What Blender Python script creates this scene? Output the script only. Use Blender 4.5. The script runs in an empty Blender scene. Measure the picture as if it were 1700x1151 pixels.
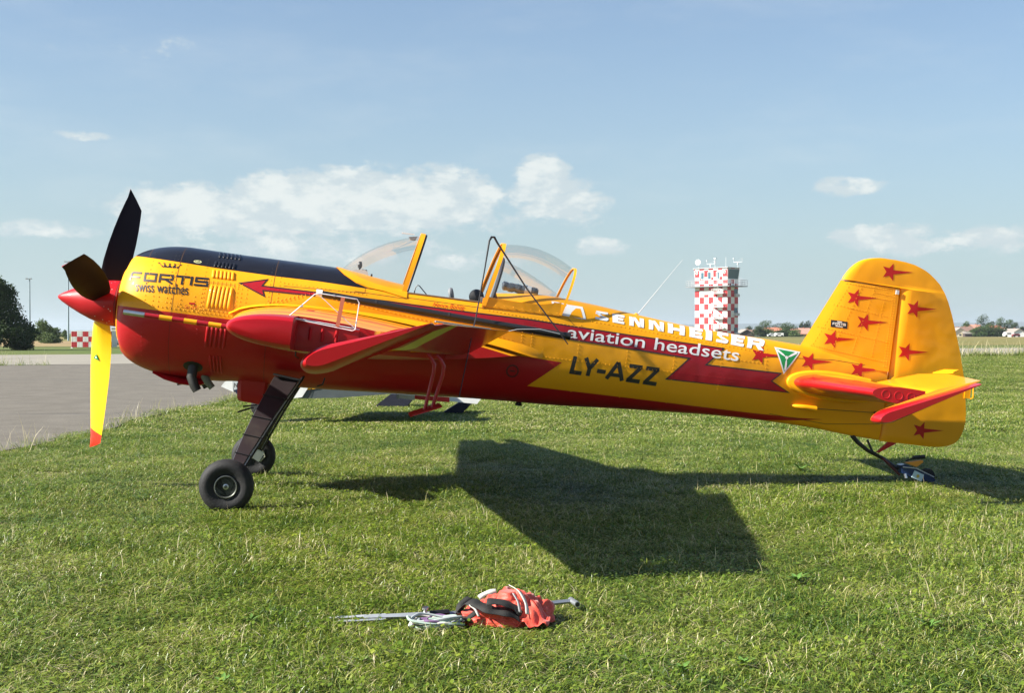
import bpy, bmesh, math, random
import numpy as np
from mathutils import Vector, Matrix, noise
from mathutils.geometry import tessellate_polygon
R = math.radians
random.seed(7); np.random.seed(7)
sc = bpy.context.scene
COL = sc.collection

# ---------------------------------------------------------------- camera, sky, sun, exposure
cam_d = bpy.data.cameras.new('camera'); cam = bpy.data.objects.new('camera', cam_d); COL.objects.link(cam)
cam.location = (0, 0, 1.25); cam.rotation_euler = (R(90) - math.atan(22.5/2100), 0, 0)
cam_d.sensor_width = 36; cam_d.lens = 2100/1700*36
cam_d.clip_start = 0.05; cam_d.clip_end = 60000
sc.camera = cam
sc.render.resolution_x = 1024; sc.render.resolution_y = 694
sc.view_settings.view_transform = 'Standard'; sc.view_settings.look = 'None'
sc.view_settings.gamma = 1.0; sc.view_settings.exposure = 1.26
sc.view_settings.use_curve_mapping = False

SUNV = Vector((-1.34, -0.41, 1.0)).normalized()
SUN_EL = math.asin(SUNV.z); SUN_AZ = math.atan2(SUNV.x, SUNV.y)
world = bpy.data.worlds.new('World'); sc.world = world; world.use_nodes = True
sun_d = bpy.data.lights.new('sun', 'SUN'); sun = bpy.data.objects.new('sun', sun_d); COL.objects.link(sun)
sun_d.energy = 5.0; sun_d.angle = R(0.53); sun_d.color = (1.0, 0.945, 0.85)
sun.rotation_euler = SUNV.to_track_quat('Z', 'Y').to_euler(); sun.location = (-30, -20, 40)

class NT:
    """small helper to write shader nodes"""
    def __init__(s, tree): s.t = tree; s.n = tree.nodes; s.l = tree.links
    def node(s, typ, **kw):
        n = s.n.new(typ)
        for k, v in kw.items(): setattr(n, k, v)
        return n
    def put(s, sock, v):
        if v is None: return
        if hasattr(v, 'links'): s.l.new(v, sock)
        else: sock.default_value = v
    def m(s, op, a, b=None, c=None, clamp=False):
        n = s.node('ShaderNodeMath', operation=op); n.use_clamp = clamp
        s.put(n.inputs[0], a); s.put(n.inputs[1], b); s.put(n.inputs[2], c); return n.outputs[0]
    def mix(s, f, a, b, mode='MIX'):
        n = s.node('ShaderNodeMix', data_type='RGBA', blend_type=mode); n.clamp_factor = True
        s.put(n.inputs[0], f); s.put(n.inputs[6], a); s.put(n.inputs[7], b); return n.outputs[2]
    def noise(s, vec, scale, detail=3.0, rough=.55, dim='3D'):
        n = s.node('ShaderNodeTexNoise', noise_dimensions=dim)
        if vec is not None: s.put(n.inputs['Vector'], vec)
        n.inputs['Scale'].default_value = scale; n.inputs['Detail'].default_value = detail
        n.inputs['Roughness'].default_value = rough; return n.outputs[0]
    def ss(s, x, a, b):
        n = s.node('ShaderNodeMapRange', interpolation_type='SMOOTHSTEP'); n.clamp = True
        s.put(n.inputs[0], x); s.put(n.inputs[1], a); s.put(n.inputs[2], b); return n.outputs[0]
    def xyz(s, v):
        n = s.node('ShaderNodeSeparateXYZ'); s.put(n.inputs[0], v); return n.outputs
    def comb(s, x, y, z):
        n = s.node('ShaderNodeCombineXYZ'); s.put(n.inputs[0], x); s.put(n.inputs[1], y); s.put(n.inputs[2], z); return n.outputs[0]

def c4(c): return (c[0], c[1], c[2], 1.0)

def build_sky():
    w = NT(world.node_tree); w.n.clear()
    out = w.node('ShaderNodeOutputWorld'); bg = w.node('ShaderNodeBackground')
    sky = w.node('ShaderNodeTexSky', sky_type='NISHITA')
    sky.sun_disc = False; sky.sun_elevation = SUN_EL; sky.sun_rotation = SUN_AZ
    sky.altitude = 200; sky.air_density = 1.0; sky.dust_density = SKY_DUST; sky.ozone_density = 1.0
    tc = w.node('ShaderNodeTexCoord')
    X, Y, Z = w.xyz(tc.outputs['Generated'])
    az = w.m('ARCTAN2', X, Y); el = w.m('ARCSINE', Z)
    U = w.m('MULTIPLY', az, 57.2958); V = w.m('MULTIPLY', el, 57.2958)
    p = w.comb(w.m('MULTIPLY', U, .55), w.m('MULTIPLY', V, 1.0), 0.0)
    n1 = w.noise(p, 0.75, 9.0, .64); n2 = w.noise(p, 2.1, 7.0, .62)
    # cumulus banks: (azimuth, elevation, half width, half height, weight) in degrees
    banks = [(-7.5, 5.9, 5.4, 1.45, 1.0), (-3.6, 6.1, 3.2, 1.3, .95), (-13.5, 5.3, 4.4, 1.2, .9), (-16.3, 5.7, 2.0, .55, .7),
             (-2.0, 6.4, 1.4, .7, .9), (1.3, 7.1, 1.2, .9, .95), (2.0, 6.0, 2.2, 1.1, .85), (-5, 5.2, 9, 1.0, .45), (-9, 3.7, 6, .7, .6),
             (4.1, 3.9, 1.2, .45, .66), (-20.5, 4.4, 2.5, .4, .7), (14.9, 6.4, 1.4, .42, .72), (16.5, 4.2, 2.4, .6, .85),
             (18.5, 3.8, 2.6, .5, .7), (21.5, 3.9, 3.0, .6, .6), (-18.8, 8.4, 1.2, .22, .6), (9.5, 2.3, 2.2, .3, .4), (-1.5, 3.2, 4, .5, .45),
             (-17, 12.2, 3.4, .8, .25), (-36, 6.5, 7, 1.3, .9), (-52, 5, 9, 1.5, .8), (33, 6, 6, 1.0, .9), (48, 7, 8, 1.6, .8),
             (80, 6, 12, 1.6, .8), (120, 7, 14, 2, .8), (165, 6, 12, 1.6, .8), (-165, 7, 10, 2, .8), (-120, 6, 14, 1.5, .8), (-85, 7, 12, 2, .8)]
    tot = None
    for (a, e, sa, se, wt) in banks:
        du = w.m('DIVIDE', w.m('SUBTRACT', U, a), sa); dv = w.m('DIVIDE', w.m('SUBTRACT', V, e), se)
        d2 = w.m('ADD', w.m('MULTIPLY', du, du), w.m('MULTIPLY', dv, dv))
        g = w.m('MULTIPLY', w.m('SUBTRACT', 1.0, w.m('MULTIPLY', d2, .5), clamp=True), wt)
        tot = g if tot is None else w.m('MAXIMUM', tot, g)
    f = w.m('ADD', tot, w.m('MULTIPLY', w.m('SUBTRACT', n1, .5), 1.6))
    f = w.m('ADD', f, w.m('MULTIPLY', w.m('SUBTRACT', n2, .5), .95))
    mask = w.ss(f, .24, .66)
    mask = w.m('MULTIPLY', mask, w.ss(tot, 0.0, .25))
    lit = w.ss(w.m('ADD', w.noise(p, 1.1, 5.0, .55), w.m('MULTIPLY', w.m('SUBTRACT', f, .7), .35)), .40, .66)
    veil = w.m('MULTIPLY', w.ss(w.noise(w.comb(w.m('MULTIPLY', U, .1), w.m('MULTIPLY', V, .35), 3.0), .8, 5.0, .6), .45, .8), .16)
    skyc = w.mix(1.0, sky.outputs[0], (SKY_GAIN[0], SKY_GAIN[1], SKY_GAIN[2], 1), 'MULTIPLY')
    # whitish summer haze low in the sky, all the way round
    hz = w.m('POWER', w.m('SUBTRACT', 1.0, w.m('ABSOLUTE', Z), clamp=True), 4.6)
    skyc = w.mix(w.m('MULTIPLY', hz, HAZE_MIX), skyc, HAZE_COL)
    skyc = w.mix(veil, skyc, CLOUD_HI)
    cc = w.mix(lit, CLOUD_LO, CLOUD_HI)
    colr = w.mix(w.m('MULTIPLY', mask, .82), skyc, cc)
    w.l.new(colr, bg.inputs[0]); bg.inputs[1].default_value = 0.071
    w.l.new(bg.outputs[0], out.inputs[0])
SKY_DUST = 1.2; SKY_GAIN = (.69, .81, .95)
HAZE_MIX = .96; HAZE_COL = (3.05, 3.84, 3.90, 1); CLOUD_HI = (5.3, 5.5, 5.3, 1); CLOUD_LO = (3.9, 4.4, 4.55, 1)
build_sky()

# ---------------------------------------------------------------- helpers
def tag(o, label=None, cat=None, group=None, kind=None):
    if label: o['label'] = label
    if cat: o['category'] = cat
    if group: o['group'] = group
    if kind: o['kind'] = kind
    return o
def empty(name, loc=(0, 0, 0), rz=0.0):
    o = bpy.data.objects.new(name, None); COL.objects.link(o); o.location = loc; o.rotation_euler = (0, 0, rz)
    o.empty_display_size = .2; return o
def mesh(name, verts, faces, m=None, parent=None, smooth=False, angle=None):
    me = bpy.data.meshes.new(name); me.from_pydata([tuple(v) for v in verts], [], faces); me.update()
    o = bpy.data.objects.new(name, me); COL.objects.link(o)
    if m is not None:
        for mm in (m if isinstance(m, (list, tuple)) else [m]): me.materials.append(mm)
    if smooth:
        me.polygons.foreach_set('use_smooth', [True]*len(me.polygons))
        if angle: me.set_sharp_from_angle(angle=R(angle))
    if parent is not None: o.parent = parent
    return o
class MB:
    """collects shapes for ONE mesh"""
    def __init__(s): s.v = []; s.f = []; s.mi = []
    def add(s, vs, fs, mi=0):
        b = len(s.v); s.v += [tuple(v) for v in vs]; s.f += [tuple(i+b for i in f) for f in fs]; s.mi += [mi]*len(fs); return s
    def box(s, c, d, rz=0.0, mi=0, M=None):
        x, y, z = d[0]/2, d[1]/2, d[2]/2
        vs = [Vector((i*x, j*y, k*z)) for k in (-1, 1) for j in (-1, 1) for i in (-1, 1)]
        q = Matrix.Rotation(rz, 3, 'Z') if M is None else M
        vs = [q @ v + Vector(c) for v in vs]
        return s.add(vs, [(0, 2, 3, 1), (4, 5, 7, 6), (0, 1, 5, 4), (2, 6, 7, 3), (0, 4, 6, 2), (1, 3, 7, 5)], mi)
    def prism(s, poly, axis, a, b, mi=0):
        """poly in the two other axes, extruded a..b along axis"""
        n = len(poly); vs = []
        for t in (a, b):
            for (p, q) in poly:
                vs.append({'x': (t, p, q), 'y': (p, t, q), 'z': (p, q, t)}[axis])
        fs = [tuple(range(n-1, -1, -1)), tuple(range(n, 2*n))]+[(i, (i+1) % n, (i+1) % n+n, i+n) for i in range(n)]
        return s.add(vs, fs, mi)
    def tube(s, pts, r, n=8, closed=False, mi=0, flat=1.0):
        pts = [Vector(p) for p in pts]; N = len(pts); rs = r if isinstance(r, (list, tuple)) else [r]*N
        vs = []; up = None
        for i, p in enumerate(pts):
            t = ((pts[(i+1) % N] if (closed or i < N-1) else p) - (pts[i-1] if (closed or i > 0) else p))
            if t.length < 1e-9: t = Vector((0, 0, 1))
            t.normalize()
            if up is None:
                up = t.orthogonal().normalized() if abs(t.z) > .95 else Vector((0, 0, 1))
            up = (up - t*up.dot(t)); up = up.normalized() if up.length > 1e-6 else t.orthogonal().normalized()
            sd = t.cross(up)
            for k in range(n):
                a = 2*math.pi*k/n; vs.append(p + (sd*math.cos(a) + up*math.sin(a)*flat)*rs[i])
        fs = []
        for i in range(N if closed else N-1):
            for k in range(n):
                a = i*n+k; b = i*n+(k+1) % n; j = (i+1) % N
                fs.append((a, b, j*n+(k+1) % n, j*n+k))
        if not closed: fs += [tuple(range(n-1, -1, -1)), tuple((N-1)*n+k for k in range(n))]
        return s.add(vs, fs, mi)
    def lathe(s, prof, c, axis, n=24, mi=0, u=None):
        """prof = [(distance along axis, radius)]"""
        ax = Vector(axis).normalized(); u = ax.orthogonal().normalized(); v = ax.cross(u); c = Vector(c); vs = []
        for (d, r) in prof:
            for k in range(n):
                a = 2*math.pi*k/n; vs.append(c+ax*d+(u*math.cos(a)+v*math.sin(a))*r)
        fs = [(i*n+k, i*n+(k+1) % n, (i+1)*n+(k+1) % n, (i+1)*n+k) for i in range(len(prof)-1) for k in range(n)]
        if prof[0][1] > 1e-5: fs.append(tuple(range(n-1, -1, -1)))
        if prof[-1][1] > 1e-5: fs.append(tuple((len(prof)-1)*n+k for k in range(n)))
        return s.add(vs, fs, mi)
    def loft(s, loops, caps=True, mi=0):
        n = len(loops[0]); b = []
        for L_ in loops: b += list(L_)
        fs = [(i*n+k, i*n+(k+1) % n, (i+1)*n+(k+1) % n, (i+1)*n+k) for i in range(len(loops)-1) for k in range(n)]
        if caps: fs += [tuple(range(n-1, -1, -1)), tuple((len(loops)-1)*n+k for k in range(n))]
        return s.add(b, fs, mi)
    def build(s, name, m=None, parent=None, smooth=False, angle=40):
        o = mesh(name, s.v, s.f, m, parent, smooth, angle if smooth else None)
        if any(s.mi): o.data.polygons.foreach_set('material_index', s.mi)
        return o

MATS = {}
def paint(name, col, rough=.35, coat=.0, metal=.0, var=.06, vscale=3.0, bump=0.0, bscale=20.0, spec=.5, dirt=None, coords='Object', sheen=0):
    """paint / metal / cloth with slight uneven colour and roughness"""
    if name in MATS: return MATS[name]
    m = bpy.data.materials.new(name); m.use_nodes = True; w = NT(m.node_tree); b = w.n['Principled BSDF']
    tc = w.node('ShaderNodeTexCoord').outputs[coords]
    n = w.noise(tc, vscale, 4.0)
    k = w.m('ADD', 1.0-var, w.m('MULTIPLY', n, 2*var))
    cc = w.mix(1.0, c4(col), w.comb(k, k, k), 'MULTIPLY')
    if dirt: cc = w.mix(w.m('MULTIPLY', w.ss(w.noise(tc, dirt[1], 6.0, .65), .5, .75), dirt[2]), cc, c4(dirt[0]))
    w.put(b.inputs['Base Color'], cc)
    w.put(b.inputs['Roughness'], w.m('ADD', rough-.05, w.m('MULTIPLY', w.noise(tc, vscale*2.3, 3.0), .1)))
    b.inputs['Metallic'].default_value = metal; b.inputs['Coat Weight'].default_value = coat; b.inputs['Coat Roughness'].default_value = .035
    b.inputs['Specular IOR Level'].default_value = spec
    if sheen: b.inputs['Sheen Weight'].default_value = sheen
    if bump:
        bp = w.node('ShaderNodeBump'); bp.inputs['Strength'].default_value = bump; bp.inputs['Distance'].default_value = .01
        w.put(bp.inputs['Height'], w.noise(tc, bscale, 4.0)); w.l.new(bp.outputs[0], b.inputs['Normal'])
    MATS[name] = m; return m
YEL = (0.86, 0.36, 0.006); RED = (0.40, 0.005, 0.009)
def aero(name, col, coat=.24, rough=.46):
    """aircraft skin paint: glossy, gentle oil-canning in the sheet metal"""
    if name in MATS: return MATS[name]
    m = paint(name, col, rough, coat, 0, .04, 1.7, spec=.2); w = NT(m.node_tree); b = w.n['Principled BSDF']
    tc = w.node('ShaderNodeTexCoord').outputs['Object']; bp = w.node('ShaderNodeBump')
    bp.inputs['Strength'].default_value = .45; bp.inputs['Distance'].default_value = .02
    w.put(bp.inputs['Height'], w.noise(tc, 4.5, 1.5)); w.l.new(bp.outputs[0], b.inputs['Normal'])
    if 'Coat Normal' in b.inputs: w.l.new(bp.outputs[0], b.inputs['Coat Normal'])
    return m
M_YEL = aero('yellow_paint', YEL); M_RED = aero('red_paint', RED); M_RED.node_tree.nodes['Principled BSDF'].inputs['Specular IOR Level'].default_value = .32; M_BLK = aero('black_paint', (.012, .012, .016), .4, .35)
M_DRED = aero('stripe_red_paint', (.36, .010, .018)); M_STAR = aero('star_red_paint', (.46, .012, .010))
M_WHT = aero('white_paint', (.78, .78, .76)); M_LINE = paint('seam_dark_line', (.10, .045, .01), .6)  # M_LINE: dark brown for the thin panel seam strips
M_INK = paint('black_lettering', (.015, .013, .012), .45, .3)
M_STEEL = paint('bare_steel', (.55, .55, .55), .35, 0, 1.0, .1, 20)
M_DARK = paint('dark_metal', (.03, .03, .032), .45, 0, .4, .2, 12)
M_RUB = paint('tyre_rubber', (.011, .011, .012), .75, 0, 0, .25, 9, .2, 60, dirt=((.07, .06, .05), 5, .2))
M_GREY = paint('grey_plastic', (.20, .21, .22), .6)
M_LGREY = paint('light_grey_paint', (.50, .52, .53), .5)
M_BLACKP = paint('black_rubber_hose', (.014, .014, .016), .5)

# ---------------------------------------------------------------- the setting: ground, apron, taxiway, fields, hills
def near_line(x): return 48.6+.45*(x+19.7)
def far_line(x): return 71+.477*(x+28.7)
def apron_edge(y):
    return -5.35+.10*math.sin(y*.9)+.06*math.sin(y*2.3+1)
def grass_mat(name, cols, patch=(.35, .9), base_scale=60, bump=.6):
    m = bpy.data.materials.new(name); m.use_nodes = True; w = NT(m.node_tree); b = w.n['Principled BSDF']
    pos = w.node('ShaderNodeNewGeometry').outputs['Position']
    n1 = w.noise(pos, patch[0], 5); n2 = w.noise(pos, patch[1]*3, 5); n3 = w.noise(pos, base_scale, 3)
    c = w.mix(w.ss(n1, .35, .65), c4(cols[0]), c4(cols[1])); c = w.mix(w.ss(n2, .5, .75), c, c4(cols[2]))
    k = w.m('ADD', .6, w.m('MULTIPLY', n3, .8)); c = w.mix(1.0, c, w.comb(k, k, k), 'MULTIPLY')
    w.put(b.inputs['Base Color'], c); b.inputs['Roughness'].default_value = .95; b.inputs['Specular IOR Level'].default_value = .15
    bp = w.node('ShaderNodeBump'); bp.inputs['Strength'].default_value = bump; bp.inputs['Distance'].default_value = .03
    w.put(bp.inputs['Height'], n3); w.l.new(bp.outputs[0], b.inputs['Normal']); return m
G_SOIL = grass_mat('turf_soil', [(.060, .085, .018), (.085, .095, .030), (.13, .115, .050)])
G_FAR = grass_mat('far_grass', [(.085, .125, .030), (.12, .135, .045), (.17, .15, .06)], (.012, .03), 3)
G_HAY = grass_mat('hay_field', [(.30, .21, .11), (.24, .19, .09), (.34, .25, .13)], (.03, .2), 6)
G_FIELD = grass_mat('stubble_field', [(.16, .155, .050), (.21, .17, .065), (.12, .145, .045)], (.010, .02), 2)

def strip(name, poly, z, m, kind='structure'):
    o = mesh(name, [(x, y, z) for x, y in poly], [tuple(range(len(poly)))], m); tag(o, kind=kind); return o
def ground_sheet():
    # one sheet to the horizon, cut finer towards the camera
    def cuts(a, b, n, p): return [math.copysign(abs(t)**p, t)*(b if t > 0 else -a) for t in np.linspace(-1, 1, n)]
    xs = cuts(-14000, 14000, 61, 3.2); ys = [-300+16300*(i/60)**2.6 for i in range(61)]
    V = [(x, y, -.014) for y in ys for x in xs]; n = len(xs)
    tag(mesh('ground', V, [(j*n+i, j*n+i+1, (j+1)*n+i+1, (j+1)*n+i) for j in range(len(ys)-1) for i in range(n-1)], G_FAR), label='airfield ground running out to the horizon under everything', kind='structure')
ground_sheet()
# near turf: finely cut sheet with a gentle swell
def near_turf():
    xs = np.linspace(-22, 60, 165); ys = np.linspace(-6, 100, 160); V = []; Fc = []; idx = {}
    for j, y in enumerate(ys):
        for i, x in enumerate(xs):
            idx[i, j] = len(V); V.append((x, y, -.006+.006*noise.noise((x*.5, y*.5, 0))))
    for j in range(len(ys)-1):
        for i in range(len(xs)-1):
            Fc.append((idx[i, j], idx[i+1, j], idx[i+1, j+1], idx[i, j+1]))
    return tag(mesh('turf', V, Fc, G_SOIL, smooth=True), kind='structure')
near_turf()

def asphalt_mat():
    m = bpy.data.materials.new('old_asphalt'); m.use_nodes = True; w = NT(m.node_tree); b = w.n['Principled BSDF']
    pos = w.node('ShaderNodeNewGeometry').outputs['Position']
    fine = w.noise(pos, 90, 3); mid = w.noise(pos, 1.6, 6, .6); X, Y, Z = w.xyz(pos)
    c = w.mix(w.ss(mid, .3, .7), (.106, .092, .070, 1), (.145, .128, .100, 1))
    k = w.m('ADD', .62, w.m('MULTIPLY', w.ss(fine, .3, .7), .76)); c = w.mix(1.0, c, w.comb(k, k, k), 'MULTIPLY')
    # long cracks filled with tar
    wob = w.m('MULTIPLY', w.m('SUBTRACT', w.noise(pos, .7, 4), .5), .35)
    br = w.ss(w.noise(pos, .45, 3), .36, .46)
    def line(d, wd, lim, colr, k):
        d = w.m('ABSOLUTE', w.m('ADD', d, wob)); return w.mix(w.m('MULTIPLY', w.m('MULTIPLY', w.m('SUBTRACT', 1.0, w.ss(d, wd, wd*2.4)), lim), w.m('MULTIPLY', br, k)), c, colr)
    c = line(w.m('ADD', w.m('SUBTRACT', X, w.m('MULTIPLY', Y, .036)), 9.15), .030, 1.0, (.035, .036, .042, 1), .9)
    c = line(w.m('SUBTRACT', Y, 34.4), .42, w.m('LESS_THAN', X, -10.3), (.035, .036, .042, 1), .9)
    c = line(w.m('SUBTRACT', Y, 24.2), .16, w.m('LESS_THAN', X, -8.6), (.05, .05, .052, 1), .7)
    c = line(w.m('ADD', w.m('SUBTRACT', X, w.m('MULTIPLY', Y, .01)), 11.7), .030, w.m('GREATER_THAN', Y, 27), (.30, .29, .26, 1), .8)
    speck = w.ss(w.noise(pos, 14, 2), .73, .76); c = w.mix(w.m('MULTIPLY', speck, .35), c, (.28, .26, .22, 1))
    w.put(b.inputs['Base Color'], c); b.inputs['Roughness'].default_value = .95; b.inputs['Specular IOR Level'].default_value = .15
    bp = w.node('ShaderNodeBump'); bp.inputs['Strength'].default_value = bump; bp.inputs['Distance'].default_value = .03
    w.put(bp.inputs['Height'], n3); w.l.new(bp.outputs[0], b.inputs['Normal']); return m
G_SOIL = grass_mat('turf_soil', [(.060, .085, .018), (.085, .095, .030), (.13, .115, .050)])
G_FAR = grass_mat('far_grass', [(.085, .125, .030), (.12, .135, .045), (.17, .15, .06)], (.012, .03), 3)
G_HAY = grass_mat('hay_field', [(.30, .21, .11), (.24, .19, .09), (.34, .25, .13)], (.03, .2), 6)
G_FIELD = grass_mat('stubble_field', [(.16, .155, .050), (.21, .17, .065), (.12, .145, .045)], (.010, .02), 2)

def strip(name, poly, z, m, kind='structure'):
    o = mesh(name, [(x, y, z) for x, y in poly], [tuple(range(len(poly)))], m); tag(o, kind=kind); return o
tag(strip('ground', [(-14000, -300), (14000, -300), (14000, 16000), (-14000, 16000)], -.012, G_FAR), label='airfield ground running out to the horizon under everything')
# near turf: finely cut sheet with a gentle swell
def near_turf():
    xs = np.linspace(-22, 60, 165); ys = np.linspace(-6, 100, 160); V = []; Fc = []; idx = {}
    for j, y in enumerate(ys):
        for i, x in enumerate(xs):
            idx[i, j] = len(V); V.append((x, y, -.006+.006*noise.noise((x*.5, y*.5, 0))))
    for j in range(len(ys)-1):
        for i in range(len(xs)-1):
            Fc.append((idx[i, j], idx[i+1, j], idx[i+1, j+1], idx[i, j+1]))
    return tag(mesh('turf', V, Fc, G_SOIL, smooth=True), kind='structure')
near_turf()

def asphalt_mat():
    m = bpy.data.materials.new('old_asphalt'); m.use_nodes = True; w = NT(m.node_tree); b = w.n['Principled BSDF']
    pos = w.node('ShaderNodeNewGeometry').outputs['Position']
    fine = w.noise(pos, 90, 3); mid = w.noise(pos, 1.6, 6, .6); X, Y, Z = w.xyz(pos)
    c = w.mix(w.ss(mid, .3, .7), (.106, .092, .070, 1), (.145, .128, .100, 1))
    k = w.m('ADD', .62, w.m('MULTIPLY', w.ss(fine, .3, .7), .76)); c = w.mix(1.0, c, w.comb(k, k, k), 'MULTIPLY')
    # long cracks filled with tar
    for (a, bb, cc, wd, wob) in ((.16, 1, -20.6, .022, .5), (-.05, 1, -33.2, .05, .6), (.23, 1, -24.5, .012, .4)):
        wv = w.m('MULTIPLY', w.m('SUBTRACT', w.noise(pos, .8, 4), .5), wob)
        d = w.m('ABSOLUTE', w.m('ADD', w.m('ADD', w.m('ADD', w.m('MULTIPLY', X, -a), w.m('MULTIPLY', Y, bb)), cc), wv))
        br = w.ss(w.noise(pos, .35, 2), .40, .52)
        c = w.mix(w.m('MULTIPLY', w.m('SUBTRACT', 1.0, w.ss(d, wd, wd*2.6)), w.m('MULTIPLY', br, .75)), c, (.035, .036, .040, 1))
    w.put(b.inputs['Base Color'], c); b.inputs['Roughness'].default_value = .9
    bp = w.node('ShaderNodeBump'); bp.inputs['Strength'].default_value = .5; bp.inputs['Distance'].default_value = .006
    w.put(bp.inputs['Height'], fine); w.l.new(bp.outputs[0], b.inputs['Normal']); return m
def concrete_mat():
    m = bpy.data.materials.new('pale_concrete'); m.use_nodes = True; w = NT(m.node_tree); b = w.n['Principled BSDF']
    pos = w.node('ShaderNodeNewGeometry').outputs['Position']
    c = w.mix(w.noise(pos, .35, 6, .6), (.215, .195, .155, 1), (.285, .26, .21, 1))
    k = w.m('ADD', .85, w.m('MULTIPLY', w.noise(pos, 25, 3), .3)); c = w.mix(1.0, c, w.comb(k, k, k), 'MULTIPLY')
    w.put(b.inputs['Base Color'], c); b.inputs['Roughness'].default_value = .92; return m
M_ASPH = asphalt_mat(); M_CONC = concrete_mat()
ys = np.linspace(-8, near_line(-5.4), 90)
ap = [(apron_edge(y), y) for y in ys]+[(-120, near_line(-120)), (-120, -8)]
ap = [(apron_edge(y), y) for y in ys] + [(-40, near_line(-40)), (-40, -8)]
tag(strip('apron', ap, .004, M_ASPH), label='old grey asphalt apron with tar filled cracks left of the grass')
# concrete taxiway in slabs: every slab a piece with a recessed joint
def taxiway():
    base = strip('taxiway', [(-150, near_line(-150)), (200, near_line(200)), (200, far_line(200)), (-150, far_line(-150))], .002, paint('joint_dirt', (.10, .09, .07), .95))
    n = 0; me = {}
    x = -60.0
    proto = None
    while x < 72:
        x2 = x+6.0
        for r in range(4):
            def pt(xx, t):
                return Vector((xx, near_line(xx)+(far_line(xx)-near_line(xx))*t, 0))
            a, b_, c, d = pt(x+.02, r/4+.001), pt(x2-.02, r/4+.001), pt(x2-.02, (r+1)/4-.001), pt(x+.02, (r+1)/4-.001)
            z = .012+random.uniform(0, .004)
            vs = [Vector((p.x, p.y, 0.0)) for p in (a, b_, c, d)]+[Vector((p.x, p.y, z)) for p in (a, b_, c, d)]
            mesh('slab', vs, [(4, 5, 6, 7), (0, 1, 5, 4), (1, 2, 6, 5), (2, 3, 7, 6), (3, 0, 4, 7)], M_CONC, base)
        x = x2
    tag(base, label='pale concrete taxiway crossing behind the aircraft')
taxiway()
tag(strip('hay_field', [(-60, 112), (-27, 118), (-20, 190), (-120, 190)], .006, G_HAY), kind='structure')
tag(strip('stubble_field', [(-20, 190), (30, 120), (400, 300), (400, 402), (-200, 402), (-200, 190)], .004, G_FIELD), kind='structure')
tag(strip('perimeter_road', [(-60, 404), (400, 404), (400, 412), (-60, 412)], .010, M_CONC), kind='structure')

def hills():
    m = paint('distant_forest', (.050, .075, .055), .95, 0, 0, .3, .002, coords='Object')
    V = []; Fc = []; n = 260; rows = 6
    for j in range(rows+1):
        for i in range(n+1):
            x = -7000+14000*i/n; y = 7000+1500*j/rows
            env = .30+.7*(1/(1+math.exp(-(x-250)/500)))
            h = (64*env+12*noise.noise((x*.0011, 1.3, 0))+5*noise.noise((x*.006, 4.3, 0)))*math.sin(math.pi*min(1, j/(rows*.5))/2)
            V.append((x, y, max(h, 0)*1.05-1))
    for j in range(rows):
        for i in range(n):
            a = j*(n+1)+i; Fc.append((a, a+1, a+n+2, a+n+1))
    tag(mesh('hills', V, Fc, m, smooth=True), label='low wooded hills fading blue on the horizon', kind='structure')
hills()

# ---------------------------------------------------------------- grass
def blade_mat():
    m = bpy.data.materials.new('grass_blades'); m.use_nodes = True; w = NT(m.node_tree); b = w.n['Principled BSDF']
    at = w.node('ShaderNodeAttribute', attribute_name='tone'); t = at.outputs['Fac']
    pos = w.node('ShaderNodeNewGeometry').outputs['Position']
    big = w.noise(pos, .55, 5, .6); mid = w.noise(pos, 2.6, 4, .6)
    rnd = w.node('ShaderNodeObjectInfo').outputs['Random']
    ramp = w.node('ShaderNodeValToRGB'); e = ramp.color_ramp.elements
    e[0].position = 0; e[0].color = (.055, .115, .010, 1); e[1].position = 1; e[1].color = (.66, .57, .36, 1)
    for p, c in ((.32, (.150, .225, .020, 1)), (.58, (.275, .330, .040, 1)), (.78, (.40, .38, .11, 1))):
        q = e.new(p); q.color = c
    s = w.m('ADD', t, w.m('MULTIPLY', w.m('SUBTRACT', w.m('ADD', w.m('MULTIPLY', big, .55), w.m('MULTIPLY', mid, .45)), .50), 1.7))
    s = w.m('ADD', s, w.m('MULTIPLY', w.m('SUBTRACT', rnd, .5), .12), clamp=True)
    w.put(ramp.inputs[0], s); w.put(b.inputs['Base Color'], ramp.outputs[0])
    b.inputs['Roughness'].default_value = .40; b.inputs['Specular IOR Level'].default_value = .5
    tr = w.node('ShaderNodeBsdfTranslucent'); w.put(tr.inputs[0], ramp.outputs[0]); mx = w.node('ShaderNodeMixShader'); mx.inputs[0].default_value = .30
    w.l.new(b.outputs[0], mx.inputs[1]); w.l.new(tr.outputs[0], mx.inputs[2]); w.l.new(mx.outputs[0], w.n['Material Output'].inputs[0]); return m
M_BLADE = blade_mat()
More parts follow.
